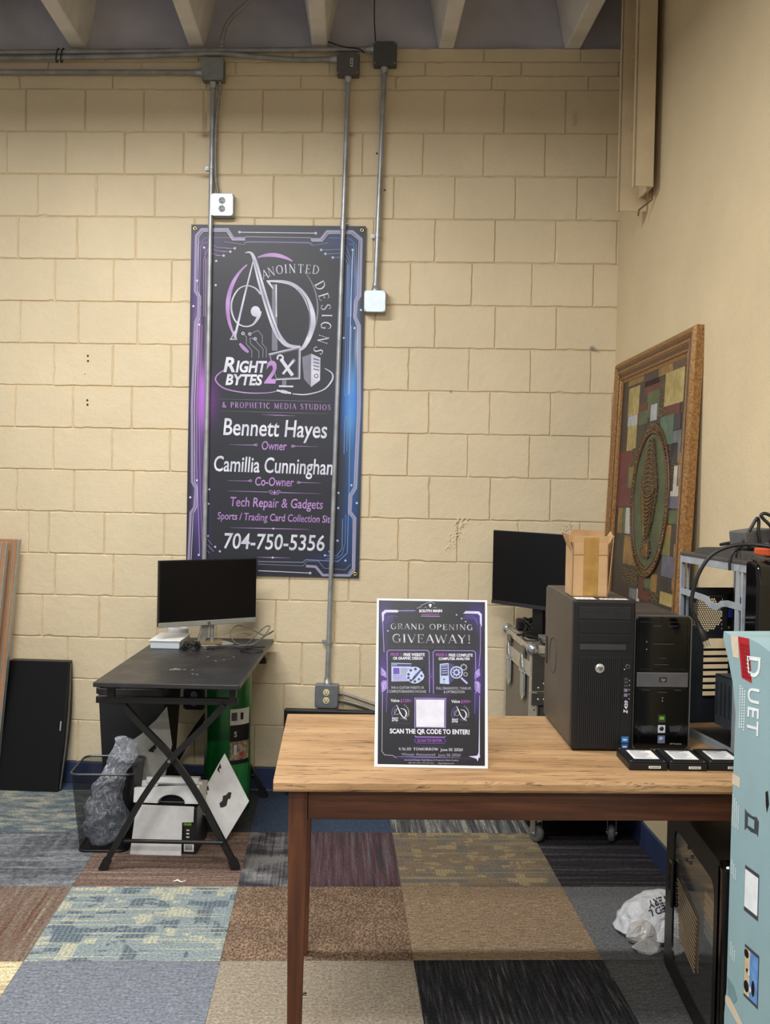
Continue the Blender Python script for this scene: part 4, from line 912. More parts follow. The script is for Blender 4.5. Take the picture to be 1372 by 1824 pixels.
q2 = [Vector(p) + P0 for p in [(-1.285, 4.445, .372), (-1.225, 4.45, .415), (-1.218, 4.45, .427), (-1.165, 4.455, .476), (-1.122, 4.46, .532), (-1.094, 4.445, .37), (-1.12, 4.415, .22), (-1.16, 4.41, .17), (-1.245, 4.43, .19)]]
sheet(q2, .004, (0, 1, 0), GCARD, 'side_flap').build('side_flap', T)
m = MB().use(BMAT); m.add([Vector(p) + P0 for p in [(-1.195, 4.438, .345), (-1.175, 4.438, .365), (-1.165, 4.438, .375), (-1.16, 4.438, .355), (-1.172, 4.438, .345), (-1.165, 4.438, .33), (-1.185, 4.438, .33)]], [tuple(range(7))]); m.build('flap_slot', T)

# monitor stood on its side, boards at the left
T = thing('television', 'black flat screen stood on its end leaning on the wall at far left', 'television', (-1.772, 4.93, 0))
TX4 = Matrix(((1, 0, .018, 0), (0, 1, .17, 0), (0, 0, .985, 0), (0, 0, 0, 1)))
m = MB().use(BPLA); V = []; n = 9
pf = [(-.295, 0), (0, 0), (.004, .012), (.006, .030), (-.002, .052), (-.295, .056)]
for k in range(n):
    z = .62 * k / (n - 1); b = .022 * math.sin(PI * k / (n - 1))
    V += [(x + (b * .6 if i == 3 else 0), y + (b if i in (3, 4) else 0), z) for i, (x, y) in enumerate(pf)]
F = [(j * 6 + i, j * 6 + (i + 1) % 6, (j + 1) * 6 + (i + 1) % 6, (j + 1) * 6 + i) for j in range(n - 1) for i in range(6)] + [tuple(reversed(range(6))), tuple((n - 1) * 6 + i for i in range(6))]
m.at(TX4).add(V, F); m.build('rear_shell', T)
MB().use(SCRN).at(TX4).box((-.295, -.003, .002), (-.001, 0, .618)).build('screen', T)
MB().use(M('grey_trim', (88, 86, 82), .4, .3)).at(TX4).tube(catmull([(.0045, .014, .01), (.010, .024, .18), (.012, .026, .31), (.010, .024, .44), (.0045, .014, .61)], 4), .003, prof=[(-.003, -.004), (.003, -.004), (.003, .004), (-.003, .004)]).build('side_trim', T)
MB().use(M('badge_silver', (190, 192, 194), .3, .6)).at(TX4).box((-.016, -.0045, .29), (-.010, -.003, .335)).build('badge', T)
def veneer(name, a, b):
    t = NT(name); v = t.co('Object', (18, 18, 1.4)); t.color(t.ramp(t.noise(v, 1.0, 5, .6), [(.3, rgb(*a)), (.7, rgb(*b))])); t.set(.4); return t.m
VEN = veneer('orange_veneer', (150, 104, 68), (188, 138, 96)); TRIMS = M('silver_edge', (168, 164, 156), .35, .5)
for k, (x, y, top, lab) in enumerate([(-2.105, 4.845, 1.195, 'brown veneer board with silver edge, front one of two at far left'), (-2.075, 4.915, 1.205, 'brown veneer board with silver edge, rear one of two at far left')]):
    X = Matrix(((1, 0, .060, 0), (0, 1, .075, 0), (0, 0, 1, 0), (0, 0, 0, 1)))
    T = thing('veneer_board', lab, 'board', (x, y, 0), 0, 'boards leaning at far left')
    MB().use(VEN).at(X).box((-.6, 0, .0), (-.009, .03, top)).build('board', T)
    MB().use(TRIMS).at(X).box((-.009, -.002, 0), (0, .032, top)).box((-.030, -.006, 0), (-.022, .0, top)).build('edge_trim', T, bevel=.002)
# dark panel standing on the floor behind the table
T = thing('flat_screen_television', 'black flat panel standing on the floor behind the wood table under the low outlet', 'television', (-.40, 4.955, 0))
m = MB().use(BPLA).box((-.29, 0, .05), (.34, .045, .425)); m.build('rear_shell', T, bevel=.004)
MB().use(SCRN).box((-.28, -.003, .06), (.33, 0, .415)).build('screen', T)
MB().use(BPLA).box((-.10, -.05, 0), (.14, .09, .012)).box((-.03, .005, .012), (.06, .04, .06)).build('stand', T, bevel=.003)

# crumbs on the carpet
o = MB().use(LBW).tube([(-.945, 3.865, .003), (-.93, 3.87, .006), (-.915, 3.862, .003), (-.90, 3.872, .004)], [.002, .004, .003, .002], 6).build('paper_scrap'); tag(o, 'tiny white scrap on the carpet in front of the desk', 'scrap')
m = MB().use(BMAT)
for k in range(9): m.sphere((-.355 + R.gauss(0, .012), 3.045 + R.gauss(0, .005), .001), R.uniform(.003, .007), 4, (1, .7, .35))
o = m.build('dark_smudge'); tag(o, 'small black smudge of dirt on the beige carpet tile', 'dirt'); o['kind'] = 'stuff'

# ------------------------------------------------------------------ flight case in the corner
ALU = M('brushed_aluminium', (190, 182, 168), .36, .35, var=.1, vs=25)
CPAN = M('case_panel', (118, 108, 96), .5, .05, var=.08, vs=4)
CBLK = M('case_black', (22, 21, 21), .55)
ZINC = M('zinc_hardware', (190, 196, 200), .22, .85, var=.1)
GUNM = M('dark_steel_bracket', (96, 94, 90), .35, .7)
FC = thing('flight_case', 'grey road case with aluminium edges and butterfly latches on casters in the corner', 'case', (.42, 4.38, 0), .10)
CW, CD, Z0, Z1 = .455, .62, .115, .845
m = MB().use(CPAN).box((.004, .004, Z0), (CW - .004, CD - .004, Z1 - .004)); m.build('case_body', FC)
MB().use(CBLK).box((.036, .0015, Z0 + .03), (CW - .036, .006, .60)).build('front_panel', FC)
MB().use(CBLK).box((.036, .0015, .70), (CW - .036, .006, .80)).build('lid_front_panel', FC)
for name, a, b in [('corner_edge', (-.001, -.001, Z0), (.030, .004, Z1)), ('corner_edge', (-.002, -.001, Z0), (.004, .016, Z1)), ('corner_edge', (CW - .030, -.001, Z0), (CW + .001, .004, Z1)), ('corner_edge', (-.002, CD - .03, Z0), (.004, CD, Z1)),
   ('top_edge', (-.002, 0, Z1 - .004), (.030, CD, Z1)), ('top_edge', (-.003, 0, Z1 - .03), (.004, CD, Z1)), ('top_edge', (0, -.002, Z1 - .03), (CW, .004, Z1)), ('top_edge', (0, 0, Z1 - .004), (CW, .030, Z1)), ('top_edge', (0, CD - .03, Z1 - .004), (CW, CD, Z1)),
   ('bottom_edge', (-.003, 0, Z0), (.004, CD, Z0 + .03)), ('bottom_edge', (0, -.002, Z0), (CW, .004, Z0 + .03)),
   ('lid_joint', (-.004, 0, .715), (.004, CD, .775)), ('lid_joint', (0, -.003, .655), (CW, .004, .715))]:
    MB().use(ALU).box(a, b).build(name, FC, bevel=.0015)
for x, y in [(0, 0), (CW, 0), (0, CD)]:
    m = MB().use(ZINC).sphere((x + (.008 if x == 0 else -.008), y + (.006 if y == 0 else -.006), Z1 - .012), .027, 12); m.build('ball_corner', FC)
m = MB().use(GUNM).prism([(.006, .60), (.062, .60), (.078, .625), (.062, .648), (.006, .65)], -.006, -.002); m.build('corner_bracket', FC)
m = MB().use(GUNM).prism([(.006, .660), (.055, .660), (.082, .69), (.068, .72), (.088, .755), (.07, .77), (.05, .80), (.006, .83)], -.006, -.002); m.build('corner_bracket', FC)
for x, z in [(.034, .672), (.056, .690), (.034, .624), (.058, .624), (.07, .75)]: MB().use(ZINC).sphere((x, -.006, z), .0055, 6, (1, .5, 1)).build('rivet', FC)
for z in (.58, .46, .34, .22): MB().use(GUNM).sphere((.018, -.001, z), .004, 6, (1, .5, 1)).build('rivet', FC)
m = MB().use(GUNM).box((.042, -.004, .495), (.118, .004, .59)); b = m.build('latch_plate', FC)
MB().use(ZINC).lathe([(1e-4, -.018), (.012, -.016), (.018, -.010), (.02, -.004)], (.082, 0, .545), 24, 'Y').build('latch_dome', b)
def hang_latch(y, zt):
    L = MB().use(ZINC).box((-.010, y - .05, zt - .155), (-.004, y + .045, zt - .055)).add([(-.010, y - .05, zt - .155), (-.010, y + .045, zt - .155), (-.010, y - .002, zt - .185), (-.004, y - .05, zt - .155), (-.004, y + .045, zt - .155), (-.004, y - .002, zt - .185)], [(0, 2, 1), (3, 4, 5), (0, 3, 5, 2), (2, 5, 4, 1)])
    L = L.build('latch', FC, bevel=.002)
    MB().use(M('blue_zinc', (150, 172, 190), .2, .8)).box((-.0115, y - .040, zt - .148), (-.0095, y + .035, zt - .064)).build('latch_tongue', L, bevel=.003)
    m = MB().use(ZINC)
    m.tube(catmull([(-.009, y - .036, zt - .055), (-.014, y - .028, zt - .02), (-.012, y, zt + .022), (-.014, y + .024, zt - .02), (-.009, y + .030, zt - .055)], 5), .003, 8); m.build('latch_wire', L)
    MB().use(ZINC).tube([(-.012, y - .045, zt - .055), (-.012, y + .040, zt - .055)], .006, 10).build('latch_hinge', L)
    MB().use(GUNM).box((-.009, y - .036, zt + .008), (-.003, y + .030, zt + .05)).build('latch_keeper', L, bevel=.002)
hang_latch(.135, .775); hang_latch(.475, .775)
for x, y in [(.055, .07), (CW - .075, .07), (.055, CD - .08), (CW - .075, CD - .08)]:
    an = .5 if x < .2 else -.35
    R3 = Matrix.Translation((x, y, 0)) @ Matrix.Rotation(an, 4, 'Z')
    c = MB().use(ZINC).at(R3).box((-.032, -.03, Z0 - .005), (.032, .03, Z0)).box((-.020, -.014, .034), (-.0165, .018, Z0 - .005)).box((.0165, -.014, .034), (.020, .018, Z0 - .005)).cyl((-.022, 0, .040), (.022, 0, .040), .006, 10).build('caster', FC)
    MB().use(M('grey_rubber', (104, 106, 106), .6)).at(R3).lathe([(.008, -.014), (.030, -.0135), (.038, -.010), (.040, 0), (.038, .010), (.030, .0135), (.008, .014), (.008, -.014)], (0, 0, .0405), 28, 'X').build('caster_wheel', c)

# what stands on the case
T = thing('monitor', 'black monitor turned sideways on the road case, partly behind the cardboard box', 'monitor', (.455, 4.655, .845), math.radians(-48))
W2 = .262; zb, zt = .125, .462
m = MB().use(BPLA).box((-W2, 0, zb), (W2, .012, zt)); m.box((-.16, .012, zb + .05), (.16, .045, zb + .26)); m.build('rear_shell', T, bevel=.003)
MB().use(SCRN).box((-W2 + .003, -.0015, zb + .018), (W2 - .003, 0, zt - .004)).build('screen', T)
MB().use(M('dark_bezel', (44, 44, 48), .4)).box((-W2, -.003, zb), (W2, 0, zb + .017)).build('chin', T, bevel=.001)
MB().use(BPLA).box((-.03, .022, .006), (.03, .045, zb + .12)).build('stand_neck', T, bevel=.002)
MB().use(BPLA).box((-.075, -.03, 0), (.075, .09, .008)).build('stand_base', T, bevel=.003)
T = thing('laptop', 'closed grey laptop lying on the road case below the turned monitor', 'laptop', (.475, 4.415, .8452), .10)
MB().use(M('laptop_grey', (112, 112, 114), .4, .3)).box((0, 0, .004), (.30, .115, .020)).build('base', T, bevel=.003)
MB().use(M('laptop_lid', (128, 128, 130), .38, .35)).box((0, .002, .0205), (.30, .118, .030)).build('lid', T, bevel=.003)
MB().use(DARK).box((.03, -.001, .008), (.07, .0005, .016)).build('drive_door', T)
T = thing('power_brick', 'black power brick at the rear edge of the road case top', 'adapter', (.40, 4.86, .8452), .06)
MB().use(BPLA).box((0, 0, 0), (.17, .07, .05)).build('case', T, bevel=.01, seg=3)
tangle('cable_coil', 'black cable coil heaped behind the closed grey laptop', (.50, 4.76, .848), .06, 8, .003, BLK, .065, 11, stretch=(1.5, .8))
o = MB().use(BLK).tube(catmull([(.43, 4.80, .86), (.415, 4.70, .858), (.400, 4.58, .857), (.415, 4.50, .852), (.455, 4.475, .856), (.463, 4.44, .870), (.468, 4.405, .858), (.50, 4.402, .853), (.56, 4.408, .851), (.66, 4.42, .850)], 7), .003, 6).build('thin_cable'); tag(o, 'thin black cord looping round the laptop to the front corner of the road case', 'cable')

# ------------------------------------------------------------------ framed painting leaning on the right wall
tv, uv = Vector((.07802, -.99684, .0148)).normalized(), Vector((.03991, .01796, .99904)).normalized()
nv = tv.cross(uv); nv = -nv if nv.x > 0 else nv; nv.normalize(); tv = -(nv.cross(uv)) if (nv.cross(uv)).dot(tv) < 0 else nv.cross(uv)
PW, PH = 1.143, 1.240
org = Vector((.8506, 4.9935, 2.0902)) - uv * PH
MX = Matrix((tv, -nv, uv)).transposed().to_4x4(); MX.translation = org
PT = thing('framed_painting', 'tall gilt framed abstract painting with a green oval leaning on the right wall', 'painting', matrix=MX)
GILT = NT('antique_gilt'); v = GILT.co('Object'); GILT.color(GILT.ramp(GILT.noise(v, 110, 3, .6), [(.3, rgb(112, 76, 40)), (.5, rgb(146, 106, 60)), (.72, rgb(172, 130, 78))])); GILT.set(.42, .35); GILT.bump(GILT.noise(v, 140, 2), .3, .002)
BRN = M('dark_brown_wood', (82, 54, 34), .45, var=.2, vs=40)
prof = [(0, .030), (0, -.0), (.012, -.012), (.022, -.012), (.030, -.004), (.036, -.004), (.044, -.010), (.052, -.010), (.060, -.002), (.074, .002), (.078, -.003), (.084, -.003), (.088, .004), (.100, .010), (.100, .030)]
cor = [(0, 0), (PW, 0), (PW, PH), (0, PH)]; ins = [(1, 1), (-1, 1), (-1, -1), (1, -1)]
for k in range(4):
    a, b = cor[k], cor[(k + 1) % 4]; ia, ib = ins[k], ins[(k + 1) % 4]; V = []; n = len(prof)
    for (c, i) in ((a, ia), (b, ib)): V += [(c[0] + i[0] * d, y, c[1] + i[1] * d) for d, y in prof]
    F = [(i, (i + 1) % n, (i + 1) % n + n, i + n) for i in range(n)]
    mb = MB().use(GILT.m)
    for i, f in enumerate(F): mb.use(BRN if i in (4, 5, 8, 13) else GILT.m); mb.add([V[q] for q in f], [(0, 1, 2, 3)])
    mb.build('moulding', PT)
def paintmat(name, c, c2, sc=26, w=.5):
    t = NT('paint_' + name); v = t.co('Object'); a = t.noise(v, sc, 5, .7); b = t.noise(v, 7, 3, .6)
    col = t.ramp(t.math('ADD', t.math('MULTIPLY', a, .55), t.math('MULTIPLY', b, .5)), [(.44, rgb(*c2)), (.72, rgb(*c))]); t.color(col); t.set(.42, 0, .4); t.bump(a, .35, .004); return t.m
def scribble(name, base, gold, sc, rel=.008, metal=.2):
    """dark ground worked with raised gold scrolls"""
    t = NT('paint_' + name); v = t.co('Object'); w_ = t.n('ShaderNodeTexWave', wave_type='RINGS'); t.l(v, w_.inputs[0]); w_.inputs['Scale'].default_value = sc; w_.inputs['Distortion'].default_value = 14; w_.inputs['Detail'].default_value = 3; w_.inputs['Detail Scale'].default_value = 1.4
    k = t.math('MULTIPLY', w_.outputs['Fac'], t.math('ADD', t.noise(v, 50, 3), .35)); t.color(t.ramp(k, [(.44, rgb(*base)), (.66, rgb(*gold))])); t.set(.45, metal); t.bump(w_.outputs['Fac'], .6, rel); return t.m
PM = dict(ground=paintmat('ground', (62, 54, 46), (44, 40, 40)), ochre=paintmat('ochre', (168, 128, 70), (112, 84, 44)), dark=paintmat('dark', (58, 52, 52), (40, 36, 40)), brown=paintmat('brown', (110, 82, 54), (66, 52, 44)),
  yellow=paintmat('yellow', (192, 178, 118), (150, 130, 78)), red=paintmat('red', (112, 40, 44), (72, 34, 36)), gold=scribble('gold', (50, 42, 34), (116, 94, 62), 26), silver=paintmat('silver', (190, 194, 196), (150, 156, 160)),
  green=paintmat('green', (92, 104, 66), (56, 74, 52)), green2=paintmat('green2', (128, 122, 64), (92, 96, 52)), dkblue=paintmat('dkblue', (50, 50, 66), (38, 38, 46)), teal=paintmat('teal', (88, 116, 92), (60, 88, 78)),
  grey=paintmat('grey', (124, 126, 128), (88, 90, 96)), dred=paintmat('dred', (124, 34, 50), (78, 28, 38)), white=paintmat('white', (206, 204, 194), (172, 168, 158)), violet=paintmat('violet', (112, 100, 128), (78, 84, 96)))
PATCH = [('ochre',0.183,-0.059,0.456,-0.125),('dark',0.438,-0.049,0.676,-0.157),('ochre',0.654,-0.061,0.862,-0.134),('brown',0.848,-0.068,1.028,-0.132),('yellow',0.211,-0.137,0.385,-0.262),('dark',0.353,-0.126,0.472,-0.235),('red',0.458,-0.133,0.701,-0.196),('red',0.376,-0.223,0.524,-0.31),('gold',0.685,-0.144,0.788,-0.301),('yellow',0.759,-0.132,0.997,-0.265),('silver',0.767,-0.206,0.907,-0.264),('silver',0.214,-0.25,0.372,-0.307),('green',0.514,-0.184,0.697,-0.295),('green',0.403,-0.256,0.538,-0.314),('silver',0.576,-0.241,0.664,-0.309),('yellow',0.22,-0.304,0.392,-0.426),('dark',0.372,-0.307,0.509,-0.42),('red',0.774,-0.262,0.966,-0.323),('dkblue',0.876,-0.308,0.986,-0.367),('teal',0.724,-0.303,0.899,-0.419),('grey',0.878,-0.37,1.0,-0.489),('ochre',0.982,-0.456,1.081,-0.583),('dred',0.092,-0.417,0.4,-0.666),('green2',0.286,-0.491,0.422,-0.582),('gold',0.325,-0.411,0.443,-0.492),('gold',0.853,-0.416,0.968,-0.595),('white',0.938,-0.505,1.007,-0.622),('white',0.91,-0.601,1.008,-0.625),('violet',0.885,-0.621,1.068,-0.667),('green',0.907,-0.675,1.069,-0.726),('dark',0.924,-0.733,1.084,-0.796),('ochre',0.827,-0.731,0.948,-0.848),('green2',0.842,-0.778,0.943,-0.849),('ochre',0.999,-0.8,1.102,-0.975),('ochre',0.152,-0.671,0.23,-0.785),('teal',0.202,-0.671,0.31,-0.783),('white',0.278,-0.67,0.365,-0.784),('ochre',0.277,-0.791,0.514,-0.917),('gold',0.272,-0.932,0.532,-0.997),('violet',0.858,-0.85,1.016,-0.93),('dark',0.861,-0.942,1.025,-0.975),('green',0.598,-0.955,0.801,-0.995),('ochre',0.726,-0.931,0.807,-1.001),('red',0.551,-0.958,0.625,-1.047),('red',0.562,-1.008,0.721,-1.045),('white',0.524,-1.009,0.571,-1.06),('grey',0.411,-1.014,0.532,-1.056),('yellow',0.859,-0.99,1.023,-1.038),('gold',0.712,-1.003,0.846,-1.036),]
m = MB().use(PM['ground']).box((.06, .012, .06), (PW - .06, .026, PH - .06)); m.box((.02, .026, .02), (PW - .02, .030, PH - .02))
for i, (c, x0, y0, x1, y1) in enumerate(PATCH):
    y = .0115 - .0004 * (i % 5); x0 = max(x0, .09); x1 = min(x1, PW - .09)
    m.use(PM[c]).box((x0, y, PH + y1), (x1, .013, PH + y0))
m.build('canvas', PT)
cx, cz, rx, rz = .637, PH - .638, .268, .315
def el(k, n, f=1.0): a = 2 * PI * k / n; return (cx + rx * f * math.cos(a), cz + rz * f * math.sin(a))
m = MB().use(scribble('oval_edge', (52, 42, 32), (110, 88, 56), 30)); n = 64
m.add([(x, .009, z) for x, z in [el(k, n) for k in range(n)]] + [(x, .013, z) for x, z in [el(k, n) for k in range(n)]], [tuple(range(n))] + [(i, i + n, (i + 1) % n + n, (i + 1) % n) for i in range(n)])
m.use(paintmat('oval_green', (84, 94, 62), (50, 64, 44))).add([(x, .0082, z) for x, z in [el(k, n, .86) for k in range(n)]], [tuple(range(n))])
m.use(BRN)
for f in (.99, .89): m.tube([(x, .0085, z) for x, z in [el(k, 90, f) for k in range(90)]], .006, 6, closed=True)
m.use(scribble('rope', (60, 46, 28), (150, 120, 74), 30))
for k in range(110):
    p, q = el(k, 110, .985), el(k + 1.1, 110, .90); m.tube([(p[0], .007, p[1]), (q[0], .007, q[1])], .0042, 5)
m.build('oval', PT)
# slender standing figure built up in relief
half = [(0, .95), (.10, .90), (.16, .80), (.20, .70), (.26, .58), (.30, .46), (.36, .36), (.40, .22), (.38, .05), (.32, -.12), (.26, -.30), (.18, -.42), (.13, -.52), (.15, -.60), (.20, -.68), (.24, -.76), (.20, -.84), (.12, -.88)]
pts = [(cx + rx * x * 1.12, cz + rz * y * .86) for x, y in half]; pts += [(2 * cx - x, z) for x, z in reversed(pts[1:])]
m = MB().use(scribble('figure', (56, 44, 32), (112, 90, 58), 34, .012)); n = len(pts)
m.add([(x, .003, z) for x, z in pts] + [(x, .010, z) for x, z in pts], [tuple(range(n)), tuple(reversed(range(n, 2 * n)))] + [(i, i + n, (i + 1) % n + n, (i + 1) % n) for i in range(n)])
GOLDL = M('gold_relief', (126, 98, 56), .4, .4, var=.3, vs=60); m.use(GOLDL)
for k in range(11):
    z = cz + rz * (.78 - .060 * k); hw = rx * (.10 + .014 * k) * 1.1
    m.tube([(cx - hw, .002, z), (cx, .001, z + .008), (cx + hw, .002, z)], .0026, 5)
for k in range(12):
    z = cz + rz * (.10 - .05 * k); hw = rx * (.34 - .02 * k) * 1.1
    m.tube(catmull([(cx - hw, .002, z + .02), (cx - hw * .4, .001, z - .012), (cx + hw * .4, .001, z - .012), (cx + hw, .002, z + .02)], 4), .0026, 5)
for k in range(7): m.tube([(cx - rx * .12 + rx * .04 * k, .002, cz - rz * .56), (cx - rx * .15 + rx * .05 * k, .002, cz - rz * .72)], .0022, 5)
m.build('relief_figure', PT)

# ------------------------------------------------------------------ old wooden table
def oldwood(name, stops, along=(1.4, 16, 16), fine=(3, 90, 90), rough=.5, dark=None):
    t = NT(name); a = t.noise(t.co('Object', along), 1.0, 6, .62, .6); b = t.noise(t.co('Object', fine), 1.0, 4, .7)
    c = t.ramp(t.math('ADD', t.math('MULTIPLY', a, .72), t.math('MULTIPLY', b, .30)), [(p, rgb(*q)) for p, q in stops])
    if dark:
        d = t.ramp(t.noise(t.co('Object', (7.0, 64, 64)), 1.0, 5, .72, 1.0), [(.58, (0, 0, 0, 1)), (.625, (1, 1, 1, 1))]); c = t.mix(t.math('MULTIPLY', d, .75), c, rgb(*dark))
        e = t.ramp(t.noise(t.co('Object', (1.5, 2.4, 2)), 1.0, 3), [(.52, (0, 0, 0, 1)), (.75, (.45, .45, .45, 1))]); c = t.mix(e, c, rgb(150, 130, 104))
        t.bump(t.math('SUBTRACT', t.math('MULTIPLY', b, .5), d), .45, .004)
    t.color(c); t.set(rough, 0, .4); return t.m
TOPW = oldwood('worn_tabletop', [(.30, (122, 90, 60)), (.46, (162, 126, 86)), (.58, (182, 147, 106)), (.74, (194, 163, 124))], along=(1.1, 9, 9), dark=(66, 48, 36), rough=.55)
DRKW = oldwood('dark_stained_rail', [(.32, (44, 24, 16)), (.5, (74, 42, 27)), (.68, (104, 64, 42))], rough=.42)
LEGW = oldwood('dark_stained_leg', [(.32, (52, 29, 18)), (.5, (86, 50, 32)), (.68, (112, 70, 46))], along=(16, 16, 1.4), fine=(90, 90, 3), rough=.42)
TL, TD = 1.41, .765
TB = thing('work_table', 'old wooden work table with a worn top and dark legs in the foreground', 'table', (-.386, 2.600, 0), .0917)
# plank top with a slightly chewed front edge
m = MB().use(TOPW); V = []; F = []; n = 120
for i in range(n + 1):
    x = TL * i / n; w1 = .0025 * mnoise.noise(Vector((x * 22, 0, 0))) + .0018 * mnoise.noise(Vector((x * 70, 3, 0))); w2 = .002 * mnoise.noise(Vector((x * 30, 9, 0)))
    V += [(x, TD, .732), (x, TD, .760), (x, .008 + w1, .760), (x, .002 + w2, .7535 + w1), (x, .001 + w2, .738 + w2), (x, .004, .732)]
for i in range(n):
    for k in range(6): F.append((i * 6 + k, i * 6 + (k + 1) % 6, (i + 1) * 6 + (k + 1) % 6, (i + 1) * 6 + k))
F += [tuple(reversed(range(6))), tuple(n * 6 + k for k in range(6))]
m.add(V, [tuple(reversed(f)) for f in F]); m.build('tabletop', TB)
LX = [.038, TL - .085]; LY = [.028, TD - .075]
for x in LX:
    for y in LY:
        t0 = .048; m = MB().use(LEGW); a, b = .002, .0065
        m.add([(x + b, y + b, 0), (x + t0 - b, y + b, 0), (x + t0 - b, y + t0 - b, 0), (x + b, y + t0 - b, 0), (x, y, .60), (x + t0, y, .60), (x + t0, y + t0, .60), (x, y + t0, .60), (x, y, .732), (x + t0, y, .732), (x + t0, y + t0, .732), (x, y + t0, .732)],
              [(3, 2, 1, 0), (8, 9, 10, 11)] + [(i + 4 * j, (i + 1) % 4 + 4 * j, (i + 1) % 4 + 4 * j + 4, i + 4 * j + 4) for j in (0, 1) for i in range(4)])
        m.build('leg', TB, bevel=.0025)
for a, b in [((.086, .040, .650), (TL - .085, .062, .732)), ((.086, TD - .062, .650), (TL - .085, TD - .040, .732)), ((.050, .076, .650), (.072, TD - .075, .732)), ((TL - .072, .076, .650), (TL - .050, TD - .075, .732))]:
    MB().use(DRKW).box(a, b).build('apron', TB, bevel=.002)
ZT = .7604

# ------------------------------------------------------------------ giveaway sign
SW, SH = .302, .448; LEAN = .235
SG = thing('giveaway_sign', 'white edged purple and black giveaway poster board standing on the wood table', 'sign', matrix=Matrix.Translation((-.1415, 2.757, ZT)) @ Matrix.Rotation(.06, 4, 'Z') @ Matrix.Rotation(-LEAN, 4, 'X'))
FOAM = M('white_foam_board', (228, 229, 234), .5, var=.02)
MB().use(FOAM).box((0, 0, 0), (SW, .005, SH)).build('board', SG, bevel=.0006)
SQD = [(150, 75), (1222, 110), (1200, 1772), (85, 1750)]
def pS(cx, cy): u, v = quad_inv(cx, cy, SQD); return u * SW, (1 - v) * SH
gl = []
for cx, cy, sx, sz, c, g in [(215, 260, .022, .05, (74, 52, 150), .8), (1110, 250, .03, .035, (64, 44, 140), .8), (1140, 330, .012, .05, (80, 60, 150), .5), (190, 800, .014, .05, (96, 60, 170), .8), (1120, 830, .014, .06, (90, 58, 170), .8), (195, 1000, .012, .05, (96, 60, 160), .6), (1120, 1010, .014, .05, (80, 52, 150), .6),
    (440, 660, .06, .014, (44, 30, 90), .6), (890, 670, .06, .014, (44, 30, 90), .6), (660, 860, .012, .05, (90, 54, 150), .5), (640, 1090, .045, .01, (120, 80, 190), .5), (640, 1500, .05, .015, (70, 36, 100), .5), (450, 205, .02, .004, (100, 80, 190), .6), (500, 1665, .06, .004, (90, 60, 180), .7), (1000, 1672, .03, .003, (70, 56, 130), .5), (230, 560, .006, .06, (74, 50, 140), .5), (1100, 1150, .006, .05, (74, 50, 140), .5), (800, 1000, .01, .05, (60, 40, 110), .4)]:
    x, z = pS(cx, cy); gl.append((x, z, sx * .8, sz * .8, c, g * .5))
PRN = vinyl('poster_print', (19, 18, 25), gl, SW, SH, .35)
m = MB().use(PRN); S = Art(m, SQD, SW, SH, (0, 0), 1.0)
S.poly([(168, 95), (1200, 127), (1170, 1745), (120, 1722)], PRN, 1)
LAV = M('ink_lavender', (150, 128, 200), .4); LAV2 = M('ink_light_lavender', (196, 190, 222), .4); MAG = M('ink_magenta', (146, 70, 160), .4); PLV = M('ink_pale_blue', (176, 190, 222), .4); IND = M('ink_indigo', (58, 50, 104), .4); VIO = M('ink_violet', (96, 66, 168), .4); INK = M('ink_black', (14, 13, 18), .4); WH2 = M('ink_soft_white', (214, 214, 226), .4); STE = M('ink_steel', (150, 150, 162), .4); DIM = M('ink_dim', (62, 58, 72), .4); SLV = chrome('ink_silver_serif', (120, 118, 128), (206, 206, 216), 22.0)
# frame lines and corner brackets
S.line([(206, 620), (200, 290), (205, 225), (235, 204), (520, 206)], 7, LAV, 2); S.poly([(192, 222), (225, 193), (340, 196), (362, 208), (345, 222), (240, 220), (214, 240), (212, 300), (196, 320)], LAV2, 3)
S.poly([(985, 242), (1010, 216), (1140, 222), (1166, 252), (1164, 380), (1146, 340), (1146, 268), (1126, 246)], LAV2, 3); S.line([(1152, 360), (1146, 620), (1130, 780)], 6, LAV, 2)
S.line([(182, 1030), (165, 1600), (190, 1634), (270, 1640), (303, 1664)], 6, STE, 2); S.line([(303, 1650), (640, 1658), (930, 1666)], [2, 7, 2], LAV, 2)
S.line([(1130, 1060), (1115, 1640)], [3, 12], LAV2, 2); S.poly([(1010, 1652), (1096, 1646), (1116, 1600), (1124, 1660), (1108, 1672), (1100, 1702), (1088, 1676)], LAV2, 3)
for k in range(5): S.line([(232 + 16 * k, 340 - 6 * k), (240 + 14 * k, 268 - 2 * k), (300 + 12 * k, 250 + 4 * k)], 3, VIO, 2)
for k in range(5): S.line([(975 + 14 * k, 300), (1000 + 10 * k, 262 + 8 * k), (1080 + 9 * k, 262 + 10 * k), (1110 + 4 * k, 330 + 8 * k)], 3, VIO, 2)
for c in [(248, 408), (1008, 324), (920, 254), (968, 292)]: S.dot(c, 7, LAV2, 3)
# the side clasps
for (ox, sgn) in [(0, 1), (1310, -1)]:
    for pts in [[(176, 770), (222, 820), (226, 880), (170, 850)], [(170, 930), (188, 905), (226, 905), (226, 985), (176, 1030)]]:
        S.poly([(ox + sgn * x, y + (18 if ox else 0)) for x, y in pts][::sgn], LAV, 2)
    S.line([(ox + sgn * 185, 800), (ox + sgn * 215, 840), (ox + sgn * 180, 850)], 5, LAV2, 3); S.line([(ox + sgn * 220, 930), (ox + sgn * 192, 940), (ox + sgn * 190, 990)], 5, LAV2, 3)
S.line([(226, 1020), (216, 1220)], 6, VIO, 2); S.line([(1086, 1030), (1078, 1240)], 6, VIO, 2)
